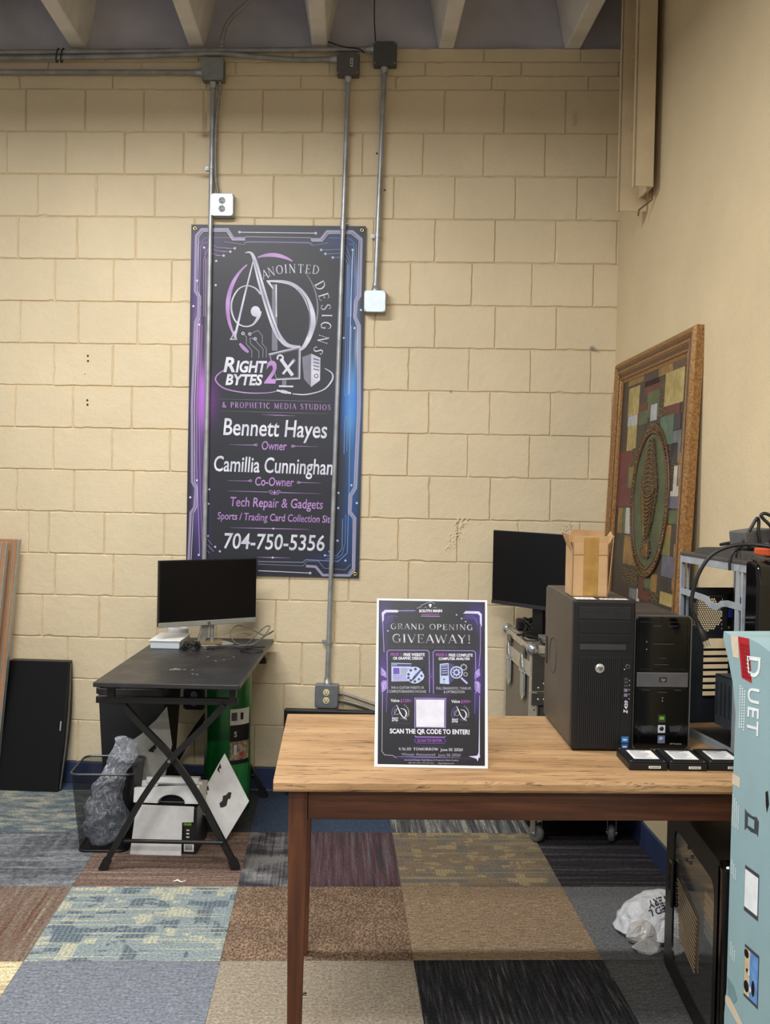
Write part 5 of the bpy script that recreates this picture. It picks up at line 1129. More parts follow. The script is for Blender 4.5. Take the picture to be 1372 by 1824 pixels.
# market mark
S.line([(535, 182), (575, 168), (580, 150), (668, 117), (712, 138)], 6, STE, 3); S.dot((666, 152), 14, WH2, 3); S.line([(666, 160), (666, 176)], 10, WH2, 3)
S.sans('EST', 610, 634, 180, 170, STE, 3, offset=.02); S.sans('2026', 694, 728, 182, 172, STE, 3, offset=.02)
S.sans('SOUTH MAIN', 556, 780, 222, 194, WH2, 3, tilt=.01, offset=.04); S.sans('MARKETPLACE', 580, 750, 254, 236, MAG, 3, tilt=.01, offset=.02)
S.line([(572, 262), (756, 267)], 6, STE, 3)
S.serif('GRAND OPENING', 276, 1076, 390, 332, SLV, 3, tilt=.028, space=.12); S.serif('GIVEAWAY!', 288, 1058, 526, 440, SLV, 3, tilt=.025, space=.08)
S.serif('LOCATED INSIDE SOUTH MAIN MARKETPLACE', 254, 1076, 584, 558, DIM, 3, tilt=.017, space=.12, bold=1.1)
# prize panels
def rrect(x0, y0, x1, y1, t, r=18):
    return [(x0 + r, y0), (x1 - r, y0 + t), (x1, y0 + t + r), (x1 - 4, y1)], [(x0 + r, y0), (x0, y0 + r), (x0 - 4, y1)]
for a in rrect(236, 602, 646, 1030, 6) + rrect(684, 610, 1098, 1040, 8): S.line(a, 7, LAV, 2)
S.line([(640, 870), (684, 872)], 12, VIO, 2); S.dot((658, 846), 9, IND, 2)
S.sans('PRIZE 1:', 270, 384, 660, 632, MAG, 3, offset=.03); S.sans('FREE WEBSITE', 396, 602, 664, 634, WH2, 3, tilt=.01, offset=.03); S.sans('OR GRAPHIC DESIGN', 292, 582, 698, 670, WH2, 3, tilt=.01, offset=.03)
S.sans('PRIZE 2:', 710, 824, 668, 640, MAG, 3, offset=.03); S.sans('FREE COMPLETE', 836, 1070, 672, 644, WH2, 3, tilt=.015, offset=.03); S.sans('COMPUTER ANALYSIS', 736, 1040, 706, 680, WH2, 3, tilt=.012, offset=.03)
S.poly([(276, 730), (470, 738), (476, 915), (272, 915)], PLV, 3); S.poly([(280, 738), (470, 744), (470, 770), (280, 764)], IND, 4)
for k in range(3): S.dot((292 + 16 * k, 750), 6, PLV, 5)
S.poly([(292, 780), (352, 782), (352, 842), (292, 842)], VIO, 5)
for k in range(5): S.line([(362, 786 + 14 * k), (455, 790 + 14 * k)], 6, STE, 5)
for k in range(4): S.line([(286, 856 + 15 * k), (420, 858 + 15 * k)], 6, LAV, 5)
S.poly([(500 + 84 * math.cos(a) * (1 + .05 * math.sin(3 * a)), 855 + 84 * math.sin(a)) for a in [2 * PI * k / 30 for k in range(30)]], PLV, 6); S.dot((545, 868), 48, PLV, 7)
for c, r in [((440, 846), 13), ((462, 806), 13), ((508, 794), 13), ((438, 880), 13), ((460, 908), 13), ((500, 918), 13), ((540, 896), 12), ((566, 862), 12)]: S.dot(c, r, IND, 8)
S.line([(470, 908), (500, 872), (560, 806), (598, 762)], [6, 22, 16, 4], INK, 9); S.line([(500, 872), (560, 806)], 8, VIO, 10)
S.poly([(748, 746), (832, 738), (834, 948), (744, 940)], PLV, 3); S.poly([(832, 738), (884, 748), (882, 905), (834, 948)], IND, 3); S.poly([(758, 756), (824, 750), (824, 862), (756, 862)], IND, 4)
for k in range(4): S.line([(764, 766 + 24 * k), (818, 764 + 24 * k)], 7, PLV, 5)
S.dot((786, 900), 8, IND, 5); S.line([(784, 920), (786, 935)], 5, IND, 5)
S.put(ring2((908, 832), 56, 12, 0, 360, 32), PLV, 6); S.dot((908, 832), 52, IND, 5); S.put(ring2((908, 832), 24, 12, 0, 360, 24), PLV, 7)
for k in range(8): a = 2 * PI * k / 8; S.line([(908 + 26 * math.cos(a), 832 + 26 * math.sin(a)), (908 + 40 * math.cos(a), 832 + 40 * math.sin(a))], 12, PLV, 7)
S.line([(952, 886), (1012, 944)], 22, LAV, 6); S.line([(952, 886), (1012, 944)], 8, LAV2, 7)
for c, r in [((980, 782), 26), ((996, 852), 17)]:
    S.put(ring2(c, r, r * .42, 0, 360, 24), STE, 4)
    for k in range(8): a = 2 * PI * k / 8; S.line([(c[0] + r * math.cos(a), c[1] + r * math.sin(a)), (c[0] + r * 1.4 * math.cos(a), c[1] + r * 1.4 * math.sin(a))], r * .4, STE, 4)
S.sans('WIN A CUSTOM WEBSITE OR', 266, 590, 988, 964, STE, 3, tilt=.01, offset=.025); S.sans('COMPLETE BRANDING PACKAGE', 246, 608, 1026, 1000, STE, 3, tilt=.012, offset=.025)
S.sans('FULL DIAGNOSTIC, TUNE-UP,', 708, 1050, 998, 974, STE, 3, tilt=.012, offset=.025); S.sans('& OPTIMIZATION', 780, 984, 1036, 1010, STE, 3, tilt=.01, offset=.025)
S.line([(370, 1046), (640, 1052), (920, 1058)], [2, 5, 2], DIM, 2)
S.sans('Value', 260, 346, 1118, 1088, WH2, 3, offset=.015); S.sans('$1200+', 356, 466, 1122, 1090, MAG, 3, offset=.015, tilt=.01); S.sans('Value', 852, 936, 1132, 1102, WH2, 3, offset=.015); S.sans('$300+', 946, 1044, 1134, 1104, MAG, 3, offset=.015)
# the two small monograms
for ox, oy in [(355, 1232), (940, 1248)]:
    S.put(ring2((ox - 6, oy - 4), 80, [3, 8], 110, 260, 24), VIO, 2); S.put(ring2((ox, oy - 14), 78, [2, 5], -50, 60, 20), STE, 2)
    S.line([(ox - 40, oy - 84), (ox - 22, oy - 50), (ox - 2, oy), (ox + 26, oy + 40), (ox + 60, oy + 56)], [4, 9, 11, 9, 4], WH2, 4, smooth=4); S.line([(ox - 24, oy - 60), (ox - 66, oy + 16)], 5, STE, 3)
    S.put(ring2((ox - 36, oy - 16), 27, 5, 0, 300, 20), STE, 3); S.line([(ox, oy - 48), (ox + 36, oy - 40), (ox + 56, oy - 6), (ox + 48, oy + 28), (ox + 26, oy + 46)], [4, 8, 12, 10, 5], WH2, 3, smooth=4)
    for k in range(7): a = math.radians(-62 + 14 * k); S.line([(ox + 74 * math.cos(a), oy - 10 + 74 * math.sin(a)), (ox + 90 * math.cos(a), oy - 10 + 90 * math.sin(a))], 5, STE, 3)
    S.sans('RIGHT', ox - 86, ox - 22, oy + 56, oy + 38, WH2, 4, offset=.03, shear=.2); S.sans('BYTES', ox - 86, ox - 26, oy + 76, oy + 60, WH2, 4, offset=.03, shear=.2); S.line([(ox - 10, oy + 46), (ox + 64, oy + 66)], 14, DIM, 3); S.line([(ox - 88, oy + 94), (ox + 84, oy + 98)], 3, DIM, 2)
# empty plate where the square code was printed
S.line([(498, 1084), (798, 1090), (790, 1372), (490, 1366)], 8, LAV, 3, closed=True); S.poly([(508, 1096), (786, 1100), (778, 1370), (504, 1364)], WH2, 3)
S.sans('SCAN THE QR CODE TO ENTER!', 246, 1026, 1424, 1378, WH2, 4, tilt=.02, offset=.035)
S.line([(490, 1448), (495, 1460), (780, 1466), (788, 1454)], 6, LAV, 3)
S.line([(484, 1498), (505, 1470), (770, 1474), (792, 1502), (768, 1528), (502, 1522)], 5, VIO, 3, closed=True); S.sans('SCAN TO ENTER', 514, 756, 1510, 1484, MAG, 4, tilt=.008, offset=.03)
S.line([(400, 1552), (640, 1556), (880, 1562)], [1, 4, 1], DIM, 2)
S.serif('VALID TOMORROW', 330, 716, 1590, 1564, WH2, 3, tilt=.012, space=.1, bold=1.2); S.sans('June 05 2026!', 736, 956, 1600, 1572, WH2, 3, tilt=.01)
S.sans('Winner Announced', 356, 684, 1642, 1616, STE, 3, tilt=.012); S.sans('June 06 2026!', 712, 934, 1650, 1624, STE, 3, tilt=.01)
S.sans('Anointed Designs Right2Bytes & Prophetic Media Studios', 380, 912, 1690, 1676, STE, 3, tilt=.012, offset=.015); S.sans('980 720 1470 | 704 750 5356', 420, 672, 1718, 1706, STE, 3, tilt=.01, offset=.01); S.sans('Right2Bytes.com', 712, 868, 1724, 1710, STE, 3, tilt=.01, offset=.01)
m.build('print', SG)
sheet([(.11, .14, .0345), (.19, .14, .0345), (.17, .0065, .30), (.13, .0065, .30)], .003, (0, 1, .4), M('grey_chipboard', (120, 112, 100), .8), '').build('back_support', SG)

# ------------------------------------------------------------------ computers on the table
PCSIDE = M('dusty_dark_panel', (84, 77, 69), .5, .25, var=.12, vs=5, bump=.1, bs=300)
PCBLK = M('pc_black', (14, 14, 16), .42, var=.1)
PCDK = M('pc_charcoal', (23, 23, 26), .5, var=.1)
GLOSS = M('gloss_black', (8, 8, 9), .10, var=.05)
T = thing('desktop_tower', 'large matte black computer tower with ribbed front, cardboard box on top', 'computer', (.406, 2.99, ZT), .07)
TWd, TD2, TH2 = .176, .447, .430
m = MB().use(PCSIDE).box((.002, .024, .008), (TWd - .002, TD2, TH2)); m.build('chassis', T, bevel=.004)
m = MB().use(PCSIDE).box((-.001, .026, .012), (.002, TD2 - .004, TH2 - .006)); sp = m.build('side_panel', T, bevel=.0015)
m = MB().use(BMAT).prism([(0, 0), (.030, 0), (.030, .082), (0, .082)], 0, .0012)
MB().use(BMAT).box((-.0022, .392, .182), (-.0008, .425, .268)).build('latch_recess', sp, bevel=.001); MB().use(PCDK).box((-.003, .399, .19), (-.0016, .419, .262)).build('latch_handle', sp, bevel=.001)
m = MB().use(M('embossed_ring', (62, 56, 50), .5, .2))
m.tube([(-.0014, .30 + .055 * math.cos(a), .225 + .055 * math.sin(a)) for a in [2 * PI * k / 40 for k in range(40)]], .0012, 5, closed=True); m.build('embossed_mark', sp)
m = MB().use(PCBLK).box((0, 0, .004), (TWd, .026, TH2 + .001)); fb = m.build('front_bezel', T, bevel=.006, seg=3)
m = MB().use(PCDK); x = .017
for k in range(20): m.box((x, -.0035, .012), (x + .0032, .002, .268)); x += .0058
m.box((.016, -.0015, .266), (.136, .002, .271)); m.build('ribbed_grille', T)
for z0, z1 in [(.377, .413), (.337, .374), (.312, .334)]: MB().use(PCDK if z0 > .35 else PCBLK).box((.014, -.002, z0), (.162, .003, z1)).build('bay_cover', T, bevel=.0012)
MB().use(DARK).box((.018, -.0026, .398), (.15, -.0005, .3995)).build('disc_slot', T)
MB().use(PCDK).box((.118, -.004, .391), (.126, -.0015, .3965)).build('eject_button', T)
MB().use(M('slot_grey', (52, 52, 56), .35)).box((.018, -.003, .290), (.150, .003, .306)).build('card_slot', T, bevel=.001)
m = MB().use(M('badge_silver', (190, 192, 194), .3, .6)).lathe([(1e-4, -.0065), (.0125, -.0065), (.0135, -.0050), (.0135, -.002)], (.076, 0, .238), 30, 'Y'); b = m.build('badge', T)
V, F = fit_text('hp', .0685, .0835, .2345, .2465, offset=.01, shear=.3); MB().use(PCBLK).add([(x, -.0072, z) for x, z in V], F).build('badge_lettering', b)
m = MB().use(PCBLK).box((.139, -.0022, .008), (.170, .002, .272)); cs = m.build('port_strip', T, bevel=.001)
pm = MB().use(M('port_grey', (92, 92, 96), .4)).lathe([(.0045, -.003), (.0062, -.0034), (.0066, -.002)], (.156, 0, .244), 20, 'Y'); pm.build('power_button', cs)
MB().use(LBW).cyl((.147, -.0032, .236), (.147, -.002, .236), .0014, 8).build('indicator', cs)
for k, (z0, z1) in enumerate([(.205, .212), (.196, .202), (.186, .192), (.172, .181), (.158, .167)]): MB().use(GRYI if k > 2 else DGI).box((.147, -.003, z0), (.157, -.0018, z1)).build('port', cs)
for k in range(5): MB().use(STE).box((.1605, -.003, .150 + k * .013), (.163, -.002, .154 + k * .013)).build('port_symbol', cs)
V, F = fit_text('Z', -.0, .012, 0, .011, offset=.04, shear=.2); V2, F2 = fit_text('420', .0125, .037, 0, .009, offset=.03, shear=.1)
m = MB().use(WH2); m.add([(.158 - z, -.0026, .110 + x) for x, z in V], F); m.add([(.158 - z, -.0026, .110 + x) for x, z in V2], F2); m.build('model_lettering', cs)
for z0, c in [(.027, (52, 120, 184)), (.007, (40, 84, 140))]:
    q = MB().use(M('sticker_blue_%d' % int(z0 * 1000), c, .35)).box((.143, -.0028, z0), (.163, -.002, z0 + .017)); q.use(WH2).box((.147, -.0032, z0 + .006), (.159, -.0027, z0 + .010)); q.build('sticker', T)
for x0, x1, y0, y1 in [(.012, .068, .028, .075), (.082, .160, .032, .055)]:
    q = MB().use(LBW).box((x0, y0, TH2), (x1, y1, TH2 + .0012)).use(M('label_blue', (60, 96, 160), .5))
    for k in range(3): q.box((x0 + .006 + k * .014, y0 + .008, TH2 + .001), (x0 + .014 + k * .014, y0 + .014, TH2 + .0016))
    q.build('paper_label', T)

# carton on the tower
CARD = M('brown_cardboard', (186, 150, 108), .8, var=.08, vs=12, bump=.1, bs=80); CARD2 = M('cardboard_inside', (172, 136, 94), .85, var=.08); TAPE = M('brown_packing_tape', (160, 122, 62), .28, var=.1, vs=30)
T = thing('cardboard_box', 'small open cardboard box with taped front standing on the larger black tower', 'box', (.409, 3.072, ZT + TH2 + .0016), .05)
a, d, h = .104, .115, .158
m = MB().use(CARD).box((0, 0, 0), (a, .003, h)).box((0, d - .003, 0), (a, d, h)).box((0, 0, 0), (.003, d, h)).box((a - .003, 0, 0), (a, d, h)).box((0, 0, 0), (a, d, .003)); m.build('carton', T)
m = MB().use(TAPE).box((.032, -.0012, .004), (.075, .0002, h + .018)).box((.0, -.0014, h - .036), (a, -.0008, h - .034)); m.build('tape', T)
sheet([(0, .001, h), (a, .001, h), (a + .002, -.002, h + .020), (.004, -.002, h + .020)], .002, (0, 1, 0), CARD, '').build('flap', T)
sheet([(0, .004, h - .032), (0, d, h - .01), (-.016, d - .01, h + .026), (-.014, .012, h + .024)], .002, (1, 0, .3), CARD2, '').build('flap', T)
sheet([(.0, d, h), (a, d, h), (a + .012, d + .006, h + .030), (.02, d + .004, h + .034)], .002, (0, -1, 0), CARD2, '').build('flap', T)
sheet([(a + .001, .004, .012), (a + .002, .10, .004), (a + .034, .09, h + .018), (a + .014, .010, h + .0)], .002, (1, 0, -.1), CARD, '').build('flap', T)
sheet([(a + .003, .03, h - .01), (a + .003, d, h - .01), (a + .026, d - .01, h + .03), (a + .020, .04, h + .018)], .002, (1, 0, -.1), CARD2, '').build('flap', T)

# second tower
T = thing('desktop_tower', 'smaller glossy black computer tower with silver band between large tower and open case', 'computer', (.588, 3.03, ZT), .09)
w2, d2, h2 = .160, .385, .384
m = MB().use(M('pc_grey_dust', (66, 62, 58), .5, .2, var=.12)).box((.004, .02, .006), (w2 - .004, d2, h2 - .004)); m.build('chassis', T, bevel=.005)
rim = []; c = .012
for cx_, cz_, a0 in [(w2 - c, h2 - c, 0), (c, h2 - c, 90), (c, c + .003, 180), (w2 - c, c + .003, 270)]:
    for k in range(7): an = math.radians(a0 + 15 * k); rim.append((cx_ + c * math.cos(an), cz_ + c * math.sin(an)))
m = MB().use(GLOSS).prism(rim, -.002, .024); m.build('front_bezel', T, bevel=.003)
m = MB().use(M('rim_grey', (118, 118, 118), .3, .6)).tube([(x, .004, z) for x, z in rim], .002, prof=[(-.0025, -.004), (.0025, -.004), (.0025, .004), (-.0025, .004)], closed=True); m.build('bezel_rim', T)
MB().use(GLOSS).box((.010, -.0045, .232), (w2 - .010, -.001, h2 - .014)).build('upper_door', T, bevel=.002)
MB().use(GLOSS).box((.010, -.0040, .015), (w2 - .010, -.001, .178)).build('lower_door', T, bevel=.002)
MB().use(M('silver_band', (104, 104, 108), .32, .5)).box((.004, -.0075, .182), (w2 - .006, -.001, .224)).build('silver_band', T, bevel=.002)
b = MB().use(M('badge_dark', (58, 58, 62), .3, .5)).box((.069, -.009, .197), (.091, -.007, .211)).build('badge', T, bevel=.001)
V, F = fit_text('hp', .0735, .0865, .2005, .2085, offset=.01, shear=.3); MB().use(STE).add([(x, -.0094, z) for x, z in V], F).build('badge_lettering', b)
for x0, x1, z in [(.05, .074, .357), (.094, .12, .357), (.05, .11, .305), (.07, .09, .264), (.055, .095, .246), (.066, .094, .166), (.02, .044, .172), (.114, .134, .172)]: MB().use(DGI).box((x0, -.0052, z), (x1, -.0036, z + .0014)).build('seam_line', T)
for x, z in [(.031, .312), (.031, .29), (.081, .150), (.081, .142)]: MB().use(STE).cyl((x, -.0052, z), (x, -.0038, z), .0016, 8).build('indicator', T)
for z, c1, c2, r in [(.080, (44, 60, 34), (104, 150, 56), 0), (.050, (196, 198, 206), (30, 32, 44), 1), (.020, (96, 108, 132), (150, 164, 190), 1)]:
    q = MB().use(M('sticker_a_%d' % int(z * 1000), c1, .35)).box((.070, -.0052, z), (.091, -.0038, z + .022))
    q.use(M('sticker_b_%d' % int(z * 1000), c2, .35))
    if r: q.lathe([(1e-4, -.0056), (.0065, -.0056), (.0065, -.005)], (.0805, 0, z + .012), 18, 'Y')
    else: q.box((.074, -.0056, z + .008), (.087, -.005, z + .017))
    q.build('sticker', T)
V, F = fit_text('HP Pavilion', .106, .140, .0165, .0205, offset=.01); MB().use(STE).add([(x, -.0046, z) for x, z in V], F).build('model_lettering', T)
for x0 in (.020, .102): MB().use(M('patch_grey', (48, 50, 54), .2)).add([(x0 + .004, -.0046, .052), (x0 + .032, -.0046, .055), (x0 + .036, -.0046, .072), (x0, -.0046, .069)], [(0, 1, 2, 3)]).build('grey_patch', T)  # two flat grey shapes, paler than the lower door

# three hard drives
ALUD = M('drive_aluminium', (134, 136, 138), .35, .8); HDB = M('drive_black', (26, 26, 28), .45, .3)
drv = []
LBS = [('hard_drive', 'leftmost of the three bare hard drives lying on the table', (.536, 2.803)), ('hard_drive', 'middle of the three bare hard drives lying on the table', (.643, 2.810)), ('hard_drive', 'rightmost of the three bare hard drives, against the teal carton', (.749, 2.822))]
T = thing('hard_drive', LBS[0][1], 'hard drive', (LBS[0][2][0], LBS[0][2][1], ZT), .06, 'bare hard drives on the table')
m = MB().use(HDB).box((0, 0, .0), (.1016, .147, .019)); m.build('drive_body', T, bevel=.002)
m = MB().use(ALUD).prism([(.002, 0), (.0996, 0), (.0996, .005), (.002, .005)], .002, .145); m2 = MB().use(HDB).box((.002, .002, .019), (.0996, .145, .0235)); m2.build('top_cover', T, bevel=.003)
lb = MB().use(LBW).box((.020, .030, .0235), (.088, .120, .0241)).use(STE)
for k in range(7): lb.box((.026, .040 + k * .010, .0240), (.026 + R.uniform(.03, .054), .044 + k * .010, .0244))
lb.use(LBK)
for k in range(16): lb.box((.03 + k * .0026, .108, .0240), (.0312 + k * .0026, .117, .0244))
lb.build('label', T)
for x in (.007, .0945):
    for y in (.008, .138): MB().use(SCREW).cyl((x, y, .0232), (x, y, .0246), .0034, 10).build('screw', T)
q = MB().use(LBW).box((.052, -.0005, .006), (.084, .001, .0125)).use(LBK)
for k in range(8): q.box((.055 + k * .0034, -.0009, .0075), (.0568 + k * .0034, 0, .011))
q.build('edge_label', T)
copy_thing(T, (LBS[1][2][0], LBS[1][2][1], ZT), LBS[1][1]); copy_thing(T, (LBS[2][2][0], LBS[2][2][1], ZT), LBS[2][1])

# ------------------------------------------------------------------ open case
ZN = M('zinc_plated_sheet', (176, 184, 192), .35, .4, var=.08, vs=20); DSH = M('dark_sheet', (58, 62, 66), .45, .5); TOPD = M('dusty_case_top', (70, 66, 61), .6, var=.12, vs=8)
OC = thing('open_computer_case', 'gutted computer case without side panels at the right end of the table', 'computer case', (.775, 3.30, ZT), .22)
OW, OD, OH = .19, .47, .556
for name, a, b in [('rear_post', (-.002, -.004, 0), (.012, .004, OH - .004)), ('rear_post', (.018, -.006, .30), (.026, .0, OH - .02)), ('rear_post', (OW - .012, -.004, 0), (OW, .004, OH - .004)),
   ('side_rail', (-.001, -.44, OH - .032), (.006, -.002, OH - .008)), ('side_rail', (-.001, -.44, .0), (.012, -.002, .022)), ('side_rail', (OW - .006, -.44, OH - .03), (OW, -.002, OH - .008)), ('side_rail', (OW - .012, -.44, 0), (OW, -.002, .022)),
   ('front_post', (.0, -.356, .02), (.006, -.336, OH - .02)), ('front_post', (.0, -.376, .02), (.012, -.370, OH - .02))]:
    MB().use(ZN).box(a, b).build(name, OC, bevel=.001)
MB().use(TOPD).box((-.004, -.455, OH - .010), (OW + .004, .004, OH)).build('top_panel', OC, bevel=.002)
V = []; F = []; n = 12
for k in range(n + 1):
    a = PI * k / n; yy = -.235 + .19 * math.cos(a); V += [(.02, yy, OH + .026 * math.sin(a) ** .6), (OW - .01, yy, OH + .026 * math.sin(a) ** .6)]
for k in range(n): F.append((2 * k, 2 * k + 1, 2 * k + 3, 2 * k + 2))
F += [tuple(2 * k for k in range(n + 1)), tuple(2 * k + 1 for k in reversed(range(n + 1)))]
MB().use(TOPD).add(V, F).build('top_hump', OC)
MB().use(PCDK).box((.0, -.45, .0), (OW, -.002, .006)).build('floor_panel', OC)
# rear sheet: power supply opening, perforated fan vent, card slots
m = MB().use(DSH).box((.012, -.001, .425), (OW - .012, .001, .445)); m.box((.012, -.001, .292), (.032, .001, .425)); m.box((.142, -.001, .292), (.158, .001, .425)); m.box((.012, -.001, .285), (.158, .001, .307)); m.box((.03, -.001, .418), (.144, .001, .427))
m.box((.012, -.001, .02), (.082, .001, .286)); m.box((.166, -.001, .02), (OW - .012, .001, .286)); m.box((.082, -.001, .02), (.166, .001, .098)); m.build('rear_sheet', OC)
m = MB().use(DSH); s = .0044; fx, fz, fr = .087, .362, .058
for j in range(-9, 10):
    for i in range(-9, 10):
        x = fx + (i + .5 * (j % 2)) * s * 1.7321; z = fz + j * s * 1.5
        if abs(x - fx) > .056 or abs(z - fz) > .056: continue
        o = [(x + s * math.sin(PI / 3 * k), z + s * math.cos(PI / 3 * k)) for k in range(6)]
        if math.hypot(x - fx, z - fz) < fr - .004:
            q = [(x + s * .70 * math.sin(PI / 3 * k), z + s * .70 * math.cos(PI / 3 * k)) for k in range(6)]
            m.add([(a, 0, b) for a, b in o + q], [(k, (k + 1) % 6, (k + 1) % 6 + 6, k + 6) for k in range(6)])
        else: m.add([(a, 0, b) for a, b in o], [tuple(range(6))])
m.build('fan_vent', OC)
for k in range(8): MB().use(PCBLK).box((.082, -.003, .098 + k * .0212), (.166, .002, .098 + k * .0212 + .0072)).build('slot_bar', OC)
q = MB().use(PCBLK).box((.158, -.003, .286), (OW - .012, .001, .425)).use(M('vga_blue', (40, 56, 150), .4)).box((.160, -.012, .352), (.172, -.002, .378)).use(M('pcb_gold', (170, 150, 90), .4, .5)).box((.162, -.007, .395), (.168, -.002, .402)).box((.160, -.007, .315), (.166, -.002, .324)); q.build('port_panel', OC)
MB().use(PCDK).box((OW - .020, -.335, .03), (OW - .016, -.01, .42)).build('board_tray', OC)
# wavy stiffening rail across the open side
P = [(.002, -.004, .435), (.002, -.10, .431), (.002, -.16, .428), (.002, -.19, .414), (.002, -.235, .410), (.002, -.26, .424), (.002, -.29, .428), (.002, -.37, .426)]
MB().use(ZN).tube(P, .008, prof=[(-.009, -.003), (.009, -.003), (.009, .003), (-.009, .003)]).build('cross_rail', OC)
# drive cage and bay plate
m = MB().use(M('cage_grey', (84, 92, 100), .4, .5)).box((.012, -.33, .07), (.016, -.215, .215)).box((.012, -.33, .07), (OW - .03, -.327, .215)).box((.012, -.218, .07), (OW - .03, -.215, .215)).box((.012, -.33, .212), (OW - .03, -.215, .215)); m.use(DSH)
for k in range(4): m.box((.0105, -.305 + k * .024, .10), (.0125, -.297 + k * .024, .195))
m.build('drive_cage', OC)
m = MB().use(ZN).box((.012, -.400, .24), (.016, -.356, OH - .03)); m.use(BMAT)
for k in range(9): m.box((.0105, -.398, .262 + k * .030), (.0125, -.384, .278 + k * .030))
m.use(LBW).box((.0105, -.374, .300), (.0122, -.360, .345)).use(LBK)
for k in range(9): m.box((.010, -.372, .304 + k * .0042), (.0115, -.364, .306 + k * .0042))
m.build('bay_plate', OC)
V = []; pf = [(-.402, .0), (-.468, .0), (-.474, .25), (-.478, .50), (-.470, .545), (-.440, .565), (-.405, .560)]
MB().use(GLOSS).at(Matrix(((0, 1, 0, 0), (1, 0, 0, 0), (0, 0, 1, 0), (0, 0, 0, 1)))).prism(pf, -.010, OW + .008).build('front_bezel', OC, bevel=.010, seg=3)

# cables and adapters heaped on the open case
def oc(x, y, z):
    c, s = math.cos(.22), math.sin(.22); return (.775 + c * x - s * y, 3.30 + s * x + c * y, ZT + z)
T = thing('plug_cable', 'thick black power cord arching over the open case with its plug hanging down', 'cable', oc(-.03, -.38, .375))
o0 = Vector(oc(-.03, -.38, .375)); c0 = (.735, 2.91)
P = [Vector(p) - o0 for p in [(1.02, 2.86, 1.345), (.935, 2.88, 1.357), (.868, 2.90, 1.364), (.812, 2.905, 1.357), (.766, 2.91, 1.333), (.735, 2.915, 1.285), (.718, 2.92, 1.222), (.719, 2.92, 1.178), (.735, 2.92, 1.142)]]
MB().use(BLK).tube(catmull(P, 7), .0055, 10).build('cord', T)
dn = (P[-1] - P[-2]).normalized(); a = P[-1]; MB().use(BPLA).tube([a - dn * .004, a + dn * .02, a + dn * .026, a + dn * .05], [.0065, .009, .0125, .012], 10).build('plug', T)
for k in (-1, 0, 1):
    e = a + dn * .05 + Vector((.006 * k, 0, .003 * k)); MB().use(ZINC).tube([e, e + dn * .02], .0018, 6).build('prong', T)
PGR = M('adapter_grey', (86, 86, 86), .5)
T = thing('power_adapter', 'grey wedge shaped adapter lying among cords on top of the open case', 'adapter', oc(.075, -.28, .586), .5)
MB().use(PGR).prism([(-.045, 0), (.052, 0), (.046, .058), (-.052, .048)], -.03, .035).build('case', T, bevel=.004)
MB().use(PCDK).box((.053, -.028, .004), (.056, .033, .054)).build('end_cap', T, bevel=.001)
T = thing('charger_block', 'dark grey charger block with an orange corner on top of the open case', 'adapter', oc(.075, -.385, .570), .35)
MB().use(M('charger_grey', (62, 62, 64), .5)).box((-.0, -.03, 0), (.10, .03, .036)).build('case', T, bevel=.004)
MB().use(M('orange_plastic', (206, 84, 40), .45)).box((-.032, -.032, .002), (.0, .030, .022)).build('orange_corner', T, bevel=.004)
def cordobj(label, pts, r=.0048):
    o = MB().use(BLK).tube(catmull(pts, 7), r, 9).build('black_cable'); tag(o, label, 'cable')
cordobj('black cord standing in a narrow loop above the grey adapter', [oc(.02, -.30, .562), oc(.03, -.31, .60), oc(.055, -.315, .645), oc(.072, -.315, .672), oc(.078, -.315, .662), oc(.076, -.318, .63), oc(.082, -.32, .60)])
cordobj('black cord curling at the upper right above the open case', [oc(.16, -.30, .60), oc(.125, -.31, .63), (.945, 2.985, 1.412), (.925, 2.985, 1.432), (.918, 2.985, 1.442), (.93, 2.985, 1.447), (.955, 2.985, 1.436), (.99, 2.985, 1.42)])
cordobj('black cord lying in low humps along the dusty case top', [oc(.03, -.19, .590), oc(.035, -.24, .598), oc(.04, -.29, .600), oc(.05, -.34, .592), oc(.09, -.36, .595), (.93, 2.92, 1.378), (1.0, 2.93, 1.382)])
cordobj('short black cord end hanging over the open case rail', [oc(.03, -.30, .585), oc(.015, -.315, .584), oc(.001, -.318, .575), oc(-.008, -.318, .552), oc(-.009, -.32, .525)], .0042)
o = MB().use(M('pink_rubber', (206, 140, 150), .5)).tube(catmull([oc(.13, -.30, .605), oc(.135, -.31, .628), oc(.15, -.312, .64), oc(.165, -.31, .625), oc(.17, -.30, .60)], 6), .006, 8).build('pink_cord'); tag(o, 'short pink cord loop among the black cords', 'cable')
o = MB().use(LBW).box((-.002, -.04, 0), (.05, -.038, .135)).build('white_card', loc=(.957, 3.02, 1.325), rot=(0, -.03, .2)); tag(o, 'white card standing upright at the far right edge above the cords', 'card')

# ------------------------------------------------------------------ teal carton in front
TEAL = M('teal_card', (140, 168, 172), .6, var=.03, vs=10); TEALF = M('teal_flap', (150, 178, 180), .65, var=.04)
DX = thing('teal_carton', 'tall teal carton standing on end at the right edge with white lettering and red tape', 'box', (.70, 2.42, 0), .20)
SW4 = Matrix(((0, 1, 0, 0), (1, 0, 0, 0), (0, 0, 1, 0), (0, 0, 0, 1)))
edge = [(.006, 0), (.014, .30), (.006, .36), (.006, .75), (.0, 1.0), (.014, 1.06), (.038, 1.11), (.070, 1.165), (.068, 1.180), (.036, 1.176), (-.05, 1.181), (-.095, 1.176), (-.14, 1.166), (-.66, 1.162), (-.66, 0)]
m = MB().use(TEAL).at(SW4).prism(edge, 0, .165); m.build('carton', DX)
sheet([(.03, -.10, 1.175), (.11, -.14, 1.172), (.10, -.22, 1.215), (.02, -.17, 1.205)], .003, (0, 0, 1), TEALF, '').build('flap', DX)
